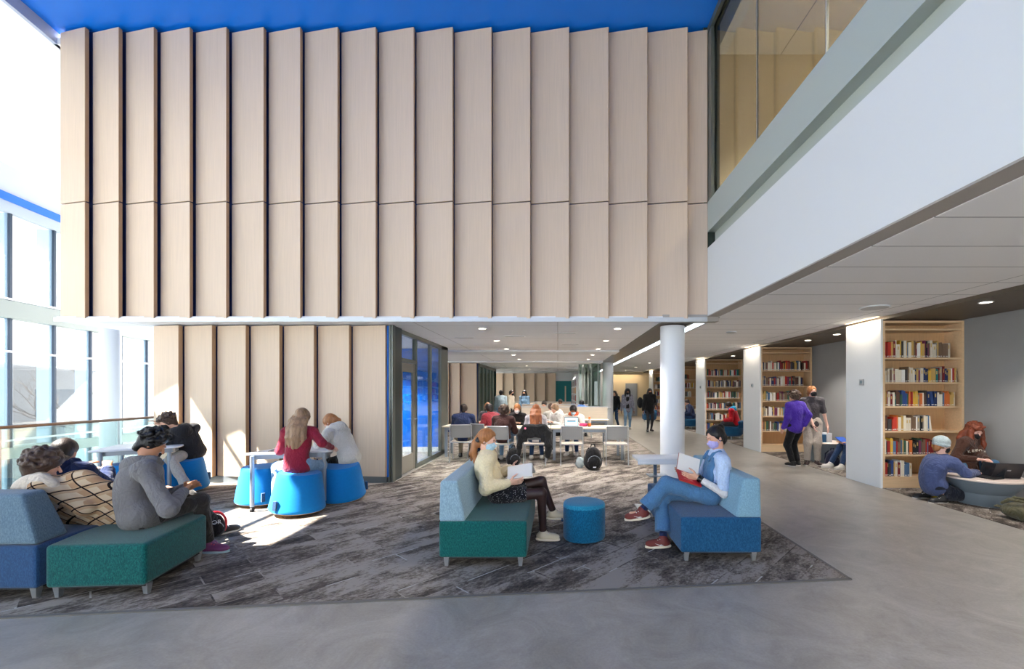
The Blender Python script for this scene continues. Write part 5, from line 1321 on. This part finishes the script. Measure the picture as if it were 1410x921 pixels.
# beanie reader kneeling
y3 = 6.28
J = dict(hip=(5.42, y3, .20), neck=(5.56, y3, .62), head=W3(1297, 613, y3), side=(0, -1, 0), face=(.9, -.1, -.22), bend=.09, handR=(5.92, y3-.12, .415), handL=(5.98, y3+.10, .415), elbowR=(5.66, y3-.25, .43),
         kneeR=(5.80, y3-.12, .09), kneeL=(5.78, y3+.12, .09), footR=(5.42, y3-.14, .08), footL=(5.42, y3+.14, .08), toeR=(-1, 0, -.1), toeL=(-1, 0, -.1), curlR=.25, curlL=.25)
def beanie(I, q):
    I.ell(q['hf'](0, -.018, .05), q['er'](.092, .11, .09), q['Rh']); I.ell(q['hf'](0, .06, -.06), q['er'](.12, .14, .09), q['Rh'], .01, 1); I.ell(q['hf'](0, -.01, .005), q['er'](.096, .113, .045), q['Rh'], .01); I.ell(q['hf'](0, .09, -.05), q['er'](.10, .1, .075), q['Rh'], .01, 1); return .007
bluesw = cl('slate_sweatshirt', (72, 84, 124))
person('person in pale beanie and slate blue sweatshirt kneeling at the low round table', J,
       dict(skin='pink', s=1.0, w=1.05, hair='ltginger', hth=.006, top=bluesw, topname='sweatshirt', te=.03, tw=.007, legs=cl('navy_trousers', (34, 38, 50)), le=.016, shoes=shoe_b, mask=mk_black, extra=[('beanie', cl('beanie_grey', (170, 184, 186), bump=.5), beanie)]), .0075)
# redhead against the wall
y4 = 6.62
J = dict(hip=(6.30, y4+.06, .42), neck=(6.27, y4, .865), head=W3(1348, 594, y4-.03)+nv([-.06, 0, 0]), side=(-.93, -.37, 0), face=(-.1, -.92, -.35), bend=.03, handR=(6.10, 6.36, .58), handL=(6.24, 6.34, .58),
         kneeR=(6.02, 6.62, .50), kneeL=(6.42, 6.42, .50), footR=(5.92, 6.66, .08), footL=(6.44, 6.62, .08), curlR=.3, curlL=.3)
t = thing('floor_cushion', 'grey cube seat under the red-haired student against the wall', 'seat', (6.30, y4+.06, .0072)); MB().box((-.24, -.2, 0), (.24, .2, .33)).build('seat', M['slate_f'], t, bevel=.03)
brown = cl('brown_sweatshirt', (74, 48, 38))
person('student with long curly red hair and brown college sweatshirt sitting behind the laptop', J,
       dict(skin='pink', fem=True, s=.96, w=1.1, hair='red', hth=.022, curl=.004, top=brown, topname='sweatshirt', te=.028, legs=denim, shoes=shoe_b, mask=mk_black, hairx=[long_back(.26, .09, 6, r=.038), long_sides(.26, .036, .02), curls(90, .024, .01, 4, -.6)]), .0075)

# ---- three walking girls
J = standing(2.42, 18.4, 2.5, .95, nod=.1, hands=[(.05, .22, .98), (-.22, .06, .82)], feet=[(.1, .14, .09), (-.1, -.14, .1)])
person('girl in black top and dark jeans, leftmost of three walking in the aisle', J, dict(skin='light', fem=True, s=.95, hair='dkbrown', top=blackc, legs=denim_d, shoes=shoe_b, te=.02, hairx=[long_back(.3), long_sides(.28)]), .014)
J = standing(2.85, 17.8, 3.05, .99, nod=.1, feet=[(.1, .12, .09), (-.1, -.1, .1)])
gp = cl('grey_plaid_shirt', (136, 136, 150), var=.35, vscale=22)
def blackfront(I, q): q['torso'](I, .03); I.box(q['chest']+q['tf']*.12-q['tz']*.1, nv([.07, .08, .24]), q['Rt'], .01, .01, 2)
person('girl in open grey plaid shirt and jeans, middle of three walking in the aisle', J, dict(skin='brown', fem=True, s=.99, hair='black', hth=.035, curl=.006, top=gp, topname='plaid_shirt', te=.026, hem=.12, legs=denim_l, shoes=shoe_w, mask=mk_black, hairx=[long_back(.26, .09, 6, r=.04), long_sides(.22, .036)], extra=[('black_top', blackc, blackfront)]), .014)
J = standing(3.58, 17.0, 3.2, 1.0, nod=.12, hands=[(.27, .1, .84), (-.18, .2, 1.0)], feet=[(.11, .14, .09), (-.09, -.08, .1)])
person('girl in black jacket, shorts and boots, rightmost of three walking in the aisle', J, dict(skin='tan', fem=True, s=1.0, hair='black', hth=.02, top=blackc, topname='jacket', te=.04, hem=.14, legs=dkgrey, legname='tights', le=.004, shoes=shoe_b, mask=mk_black, hairx=[long_back(.32), long_sides(.3)], extra=[('pale_top', whitec, blackfront)]), .014)
t = thing('backpack', 'black backpack slung on the rightmost walking girl', 'bag', (3.24, 17.12, .9)); I = Imp(); I.ell((3.24, 17.12, 1.13), (.12, .12, .22)); I.ell((3.22, 17.05, 1.05), (.09, .08, .13)); I.mesh('bag_body', blackc, .014, (3.24, 17.12, .9), t); t.location = (3.24, 17.12, .9)

# ---- study table crowd
def crowd(label, x, y, yaw, look, **k):
    J = seated(x, y, yaw, k.pop('seat', .455), k.pop('s', 1.0), k.pop('lean', .2), hands=k.pop('hands', None), nod=k.pop('nod', .4), look=k.pop('lk', 0), slump=k.pop('slump', 0), feet=k.pop('feet', None))
    hh = k.pop('h', .013)
    return person(label, J, look, hh)
crowd('man in a navy sweater seated beside the glass room, back to the viewer', -2.18, 10.0, .05, dict(skin='light', w=1.15, hair='dkbrown', top=navyc, te=.025, legs=cl('khaki', (116, 104, 88)), shoes=shoe_b))
crowd('student in black mask and grey jacket facing the viewer beside the man in navy', -1.78, 11.45, 2.9, dict(skin='fair', hair='ltginger', top=cl('grey_jacket', (72, 74, 80)), topname='jacket', te=.03, legs=denim_d, shoes=shoe_b, mask=mk_black))
crowd('student in a dark red jacket with teal mask turned left at the table', -1.52, 10.5, .9, dict(skin='tan', w=1.1, hair='black', hth=.02, curl=.005, top=cl('brick_red', (130, 42, 52)), topname='jacket', te=.035, legs=denim_d, shoes=shoe_w, mask=mk_teal), lean=.3)
crowd('student with curly brown hair and dark brown sweater, seated left of the black coat', -1.22, 9.62, -.1, dict(skin='fair', w=1.1, hair='brown', hth=.03, curl=.004, top=cl('dark_brown', (58, 34, 32)), te=.03, legs=denim_l, shoes=shoe_w, hairx=[curls(80, .028, .012, 9, -.5)]), slump=.03)
crowd('child-like student in white mask and black top between the brown sweater and the ginger hair', -1.0, 11.15, 3.0, dict(skin='fair', hair='ltginger', top=blackc, legs=denim_l, shoes=shoe_w, mask=mk_white), slump=.02)
crowd('girl with very long ginger hair, back to the viewer, on the coat-draped chair', -.49, 9.66, 0, dict(skin='fair', fem=True, w=1.0, hair='ginger', hth=.018, top=cl('pale_grey_top', (196, 192, 194)), te=.02, legs=denim_d, shoes=shoe_w, hairx=[long_back(.46, .09, 7, r=.036, sway=.03, out=.02)]))
crowd('boy with blue mask and orange collar behind the open laptop', .42, 11.02, 2.95, dict(skin='brown', w=1.1, hair='black', hth=.02, top=cl('off_white_hoodie', (222, 216, 208)), te=.03, hood=cl('orange_hood', (206, 96, 60)), legs=denim_d, shoes=shoe_w, mask=mk_blue), slump=.05, nod=.55)
crowd('student in a white hoodie bent over the table left of the laptop boy', .12, 11.3, 2.2, dict(skin='fair', w=1.1, hair='dirty', hth=.02, top=whitec, te=.03, hood=whitec, legs=blackc, shoes=shoe_w), lean=.4)
crowd('student in a blue hoodie at the third table, back to the viewer', .80, 14.9, -.15, dict(skin='brown', w=1.2, hair='black', top=cl('royal_hoodie', (74, 118, 186)), te=.035, hood=cl('royal_hoodie', (74, 118, 186)), legs=blackc, shoes=shoe_b), h=.016)
crowd('student with orange top near the teal wall at the third table', .12, 16.9, 3.0, dict(skin='brown', hair='dkbrown', top=cl('orange_top', (220, 140, 40)), legs=blackc, shoes=shoe_b), h=.018)
crowd('student with brown hair and pale grey top at the second table', -.15, 12.1, .3, dict(skin='fair', hair='brown', top=cl('ash_grey', (176, 172, 164)), legs=denim_d, shoes=shoe_b), h=.016, s=.95)
crowd('student at the second table in front of the rear timber wall, dark hair', -.40, 14.1, 2.9, dict(skin='fair', hair='dkbrown', top=cl('dusty_pink', (170, 120, 116)), legs=denim_d, shoes=shoe_b), h=.018)
for (x, y, yaw, lb, lk) in ((-2.35, 18.0, .1, 'man in a pale grey shirt standing before the rear timber wall, leftmost of three', dict(skin='tan', w=1.1, hair='black', top=cl('pale_shirt', (150, 168, 176)), legs=denim_l, shoes=shoe_b, te=.025)),
                            (-2.02, 18.7, -1.9, 'person in a beige jacket standing before the rear timber wall, middle of three', dict(skin='light', hair='dkbrown', top=cl('beige_jacket', (196, 184, 164)), legs=blackc, shoes=shoe_b, te=.03, mask=mk_black)),
                            (-1.42, 18.6, 2.9, 'person with long black hair standing before the rear timber wall, rightmost of three', dict(skin='tan', fem=True, hair='black', hth=.02, top=cl('denim_shirt', (110, 140, 166)), legs=blackc, shoes=shoe_b, hairx=[long_back(.32), long_sides(.3)], mask=mk_black))):
    person(lb, standing(x, y, yaw, .96), lk, .018)
# aisle loungers in far nooks
def tub(x, y, rz, lb, m):
    t = thing('tub_chair', lb, 'chair', (x, y, .0072), rz)
    MB().lathe([(.30, .1), (.36, .16), (.38, .38), (.34, .42), (.05, .42)], n=32).build('seat', m, t, smooth=True)
    I = Imp(); pts = [(.36*math.sin(a), -.30*math.cos(a), .55) for a in [i*.35-1.6 for i in range(10)]]; I.chain(pts, .06, .05); pts = [(q[0]*.98, q[1]*.98, .42) for q in pts]; I.chain(pts, .06, .05)
    o = I.mesh('backrest', m, .015, (0, 0, 0), t)
    for k in range(4): a = k*math.pi/2+.78; MB().tube([(.26*math.cos(a), .26*math.sin(a), 0), (.24*math.cos(a), .24*math.sin(a), .12)], .015, 8).build('leg', M['alu'], t)
    return t
tub(5.75, 14.45, 2.0, 'blue tub chair turned to the aisle in the third nook, its sitter in red', M['blue_f'])
J = seated(5.86, 14.3, 1.2, .43, 1.0, .35, nod=.6, hands=[(.1, .36, .62), (-.1, .36, .62)])
person('reader in a bright red top curled up behind the second pier from the front', J, dict(skin='tan', w=1.1, hair='dkbrown', top=cl('bright_red', (186, 24, 40)), te=.035, hood=cl('sky_blue_scarf', (40, 150, 196)), legs=dkgrey, shoes=mat('boot_amber', (206, 130, 50), .6)), .013)
tub(5.62, 18.4, 2.2, 'blue tub chair just right of the round column with a person in navy', M['blue_f'])
J = seated(5.66, 18.35, 1.5, .43, 1.0, .3, nod=.6, hands=[(.1, .36, .62), (-.1, .36, .62)])
person('person in navy bent over their knees in the blue tub chair right of the column', J, dict(skin='fair', w=1.1, hair='dkbrown', top=navyc, te=.035, legs=denim_d, shoes=shoe_w), .016)
tub(4.75, 22.6, 2.4, 'bright blue tub chair behind the rightmost walking girl', M['blue_f'])

# ================================================================== SMALL THINGS
# laptop
def laptop(label, x, y, z, rz, open_=1.92, col=M['black'], screen=None, s=1.0, logo=None):
    t = thing('laptop', label, 'laptop', (x, y, z), rz)
    MB().box((-.16*s, -.11*s, 0), (.16*s, .11*s, .014)).build('base', col, t, bevel=.004)
    MB().box((-.135*s, -.03*s, .0142), (.135*s, .09*s, .0155)).build('keyboard', M['dark'], t)
    R = Matrix.Rotation(-(open_-math.pi/2), 3, 'X'); c = Vector((0, .11*s, .014)); cc = c+R@Vector((0, 0, .108*s))
    MB().obox(cc, (.16*s, .004, .108*s), R).build('lid', col, t)
    if screen: MB().obox(cc-R@Vector((0, .0046, 0)), (.148*s, .0008, .094*s), R).build('screen', screen, t)
    if logo: MB().obox(cc+R@Vector((0, .0046, 0)), (.022, .0006, .010), R).build('lid_mark', logo, t)
    return t
scr = mat('screen_lit', (190, 225, 235), .3, emit=(150, 200, 215), es=.9)
t = laptop('open laptop facing the viewer on the front study table, screen lit', .32, 10.08, .7432, 0, 1.75, M['black'], scr)
R = Matrix.Rotation(-(1.75-math.pi/2), 3, 'X'); cc = Vector((0, .11, .014))+R@Vector((0, -.0062, .12)); MB().obox(cc, (.10, .0006, .014), R).build('screen_bar', mat('screen_navy', (28, 50, 86), .3), t)
laptop('open black laptop on the low round table, its lid towards the viewer', 6.18, 6.10, .3805, R_(168), 2.05, mat('laptop_dark', (48, 46, 48), .35), M['black'], 1.05, M['alu'])
laptop('second black laptop on the low table in front of the kneeling reader', 5.92, 6.02, .3805, R_(-75), 1.95, M['black'], mat('screen_off', (30, 30, 34), .15), .9)
t = thing('bottle', 'clear water bottle with orange cap on the front study table', 'bottle', (.74, 10.15, .7432))
MB().lathe([(.034, 0), (.036, .01), (.036, .16), (.02, .19)], n=20).build('bottle_body', mat('bottle_plastic', (226, 214, 204), .2, trans=.4), t, smooth=True); MB().lathe([(.024, .19), (.026, .2), (.024, .235)], n=20).build('cap', mat('cap_orange', (240, 120, 20), .4), t, smooth=True); MB().lathe([(.0375, .03), (.0375, .09)], n=20).build('band', mat('cap_orange', (240, 120, 20), .4), t)
t = thing('pencil_case', 'pink pencil case beside the orange-capped bottle', 'case', (.6, 10.2, .7432)); I = Imp(); I.cap((.54, 10.2, .79), (.66, 10.2, .79), .04); I.mesh('case_body', cl('pink_case', (232, 70, 120)), .008, (.6, 10.2, .7432), t)
def flatbook(name, label, x, y, z, w_, d_, h_, rz, c, cat='book'):
    t = thing(name, label, cat, (x, y, z), rz); mm = mat('item_%d_%d_%d' % c, c, .5)
    MB().box((-w_/2, -d_/2, 0), (w_/2, d_/2, .003)).box((-w_/2, -d_/2, h_-.003), (w_/2, d_/2, h_)).box((-w_/2, -d_/2, 0), (-w_/2+.003, d_/2, h_)).build('cover', mm, t); MB().box((-w_/2+.004, -d_/2+.004, .003), (w_/2-.003, d_/2-.004, h_-.003)).build('page_block', pages, t)
flatbook('notebook', 'grey notebook lying on the white table left of the girl in maroon', -3.78, 5.95, .7605, .25, .18, .014, .3, (120, 126, 132))
flatbook('notebook', 'open sheet pad at the right end of the front study table', 1.28, 10.15, .7432, .36, .26, .012, .1, (230, 222, 208))
flatbook('notebook', 'white papers between the bottle and the right chair', .98, 10.2, .7432, .3, .21, .01, -.2, (238, 238, 238))
flatbook('notebook', 'pale tablet lying by the coat-draped chair on the front table', -.85, 10.15, .7432, .2, .26, .012, .2, (216, 220, 226))
t = thing('book_stack', 'white box and book stack on the small grey drum table', 'box', (5.95, 9.66, .4555), .2); MB().box((-.06, -.1, 0), (.06, .1, .2)).build('box_body', M['laminate'], t, bevel=.004); MB().box((-.22, -.08, 0), (-.07, .08, .17)).build('blue_folder', M['blue_f'], t, bevel=.003)
t = thing('tablet', 'blue tablet in the hands of the half-hidden reader', 'tablet', (5.86, 8.92, .56), .2); MB().obox((0, 0, 0), (.1, .13, .006), Matrix.Rotation(.5, 3, 'X')).build('case', mat('tablet_blue', (40, 90, 190), .4), t)
flatbook('folder', 'bright yellow folder under the rim of the low round table by the kneeling reader', 5.62, 6.5, .0075, .3, .22, .05, .4, (236, 200, 30), 'folder')
# backpacks
def backpack(label, x, y, rz, m, s=1.0, lying=False, sc=(1, 1, 1), h=.009):
    o3 = nv([0, 0, 0]); t = thing('backpack', label, 'bag', (x, y, .0075), rz)
    def T(p): 
        p = nv(p)*s
        return nv([p[0], p[2]*1.0-.2*s, p[1]+.10*s]) if lying else p
    q = (lambda r: nv([r[0], r[2], r[1]])*s if lying else nv(r)*s)
    I = Imp(); I.ell(T((0, 0, .20)), q((.155, .105, .20))).ell(T((0, .0, .12)), q((.165, .115, .13)), None, .05).ell(T((0, -.09, .13)), q((.12, .06, .11)), None, .02); I.disp = wrinkle(.006*s, 30, 4)
    zc = .0
    if lying: I.box((0, 0, -.05), (1, 1, .0505), None, .001, .003, 1)
    else: I.box((0, 0, -.05), (1, 1, .0505), None, .001, .003, 1)
    o = I.mesh('bag_body', m, h, (0, 0, 0), t)
    I = Imp(); I.chain([T((-.04, .02, .39)), T((-.03, .02, .44)), T((.03, .02, .44)), T((.04, .02, .39))], .010*s, .01); I.mesh('carry_loop', m, .006, (0, 0, 0), t)
    I = Imp()
    for sg in (-1, 1): I.chain([T((sg*.06, .08, .37)), T((sg*.09, .14, .30)), T((sg*.10, .14, .16)), T((sg*.12, .09, .05))], .017*s, .01)
    I.mesh('shoulder_straps', m, .007, (0, 0, 0), t)
    MB().tube([Vector(T((.11*math.cos(a), -.105-.02*math.sin(a), .16+.10*math.sin(a)))) for a in [k*.2 for k in range(17)]], .004, 6).build('zipper', M['grey_metal'], t)
    return t
t = backpack('black backpack standing on the carpet in front of the empty grey chairs', .71, 8.75, .1, cl('bag_black', (24, 24, 26)), 1.12)
MB().box((-.03, -.172, .06), (.03, -.166, .08)).build('logo_patch', M['white'], t)
backpack('olive backpack slumped on the carpet by the low round table', 5.66, 5.30, .5, cl('bag_olive', (92, 88, 66)), 1.0, True)
backpack('navy backpack leaning on the small drum table in the second nook', 5.74, 9.10, 0, cl('bag_navy', (34, 38, 60)), .85)
backpack('black bag on the floor between the coat-draped chair and its left neighbour', -.93, 9.2, .4, cl('bag_black', (24, 24, 26)), .95)
t = backpack('black bag with red trim on the floor behind the plum sneakers', -3.71, 4.70, .9, cl('bag_black2', (30, 28, 34)), .62)
MB().tube([Vector((.15*math.cos(a)*.7, -.02, .125+.14*math.sin(a))) for a in [k*.25-.6 for k in range(13)]], .012, 8).build('red_piping', mat('piping_red', (206, 30, 50), .5), t)
def text(body, s, m, parent, loc, rot, name='lettering', ext=.0015):
    cu = bpy.data.curves.new(name, 'FONT'); cu.body = s; cu.size = body; cu.extrude = ext; cu.align_x = 'CENTER'; cu.align_y = 'CENTER'
    tmp = bpy.data.objects.new(name, cu); COL.objects.link(tmp); dg = bpy.context.evaluated_depsgraph_get(); me = bpy.data.meshes.new_from_object(tmp.evaluated_get(dg)); bpy.data.objects.remove(tmp)
    me.materials.append(m); o = bpy.data.objects.new(name, me); COL.objects.link(o); o.parent = parent; o.location = loc; o.rotation_euler = rot; return o
text(.06, 'OR', M['white'], t, (.0, -.10, .17), (math.radians(80), 0, -.2))
# clear tote by the black backpack
t = thing('plastic_bag', 'small clear plastic bag beside the black backpack', 'bag', (.46, 8.95, .0075)); I = Imp(); I.ell((0, 0, .1), (.09, .07, .12)); I.disp = wrinkle(.01, 50, 6); I.box((0, 0, -.05), (1, 1, .051), None, .001, .003, 1); I.mesh('bag_body', mat('clear_plastic', (200, 212, 210), .2, trans=.5), .01, (0, 0, 0), t)
# black coat draped on the chair
t = thing('coat', 'black coat with pink badge draped over the chair back of the ginger-haired girl', 'coat', (-.49, 9.2, .0)); I = Imp()
zc = .84; 
I.chain([(-.20, 0, zc), (.20, 0, zc)], .045, .03); I.box((0, -.05, .68), (.24, .022, .17), None, .02, .03); I.box((0, .045, .74), (.23, .02, .10), None, .02, .03)
I.chain([(-.22, -.03, .82), (-.29, -.05, .66), (-.31, -.06, .42), (-.33, -.05, .26)], [.06, .065, .06, .05], .03); I.chain([(.22, -.03, .82), (.30, -.05, .70), (.30, -.06, .45), (.28, -.05, .22)], [.06, .075, .08, .06], .03)
I.box((0, -.06, .50), (.14, .05, .10), None, .02, .03, 1); I.disp = wrinkle(.008, 26, 12); I.mesh('coat_body', blackc, .01, (0, 0, 0), t)
MB().lathe([(.001, 0), (.022, .0), (.022, .006), (.001, .006)], n=16).build('badge', mat('badge_pink', (226, 120, 150), .4), t, loc=(-.19, -.095, .80), rot=(math.radians(90), 0, 0))
# prints on clothes: letters laid one by one on the cloth
def cloth_print(label_start, part, word, size, centre, view, m, arc=.25, up=(0, 0, 1), rotz=0):
    root = [o for o in bpy.data.objects if o.get('label', '').startswith(label_start)][0]; top = [c for c in root.children if c.name.split('.')[0] == part][0]
    bpy.context.view_layer.update()
    v = Vector(view).normalized(); upv = Vector(up); r = v.cross(upv).normalized(); upv = r.cross(v); n = len(word)
    for k, chh in enumerate(word):
        x = (k-(n-1)/2)*size*.78; p = Vector(centre)+r*x-upv*(arc*x*x/size*.9)
        ok, hit, nor, _ = top.ray_cast(p-v*.6-root.location, v)
        if not ok: continue
        nor = nor.normalized(); z = (nor-upv*nor.dot(upv)*.8).normalized(); xx = upv.cross(z).normalized(); yy = z.cross(xx); a = -x*arc*1.6/size*.9*.6
        R = Matrix((xx, yy, z)).transposed() @ Matrix.Rotation(a, 3, 'Z')
        cu = bpy.data.curves.new('letter', 'FONT'); cu.body = chh; cu.size = size; cu.extrude = .0012; cu.offset = .0012; cu.align_x = 'CENTER'; cu.align_y = 'CENTER'
        tmp = bpy.data.objects.new('letter', cu); COL.objects.link(tmp); me = bpy.data.meshes.new_from_object(tmp.evaluated_get(bpy.context.evaluated_depsgraph_get())); bpy.data.objects.remove(tmp)
        me.materials.append(m); o = bpy.data.objects.new('printed_letter', me); COL.objects.link(o); o.parent = top; o.location = hit+nor*.003; o.rotation_euler = R.to_euler()
cloth_print('student with long curly red hair', 'sweatshirt', 'KENYON', .050, (6.265, 6.5, .69), (.12, 1, 0), mat('print_cream', (214, 206, 190), .8), .12)
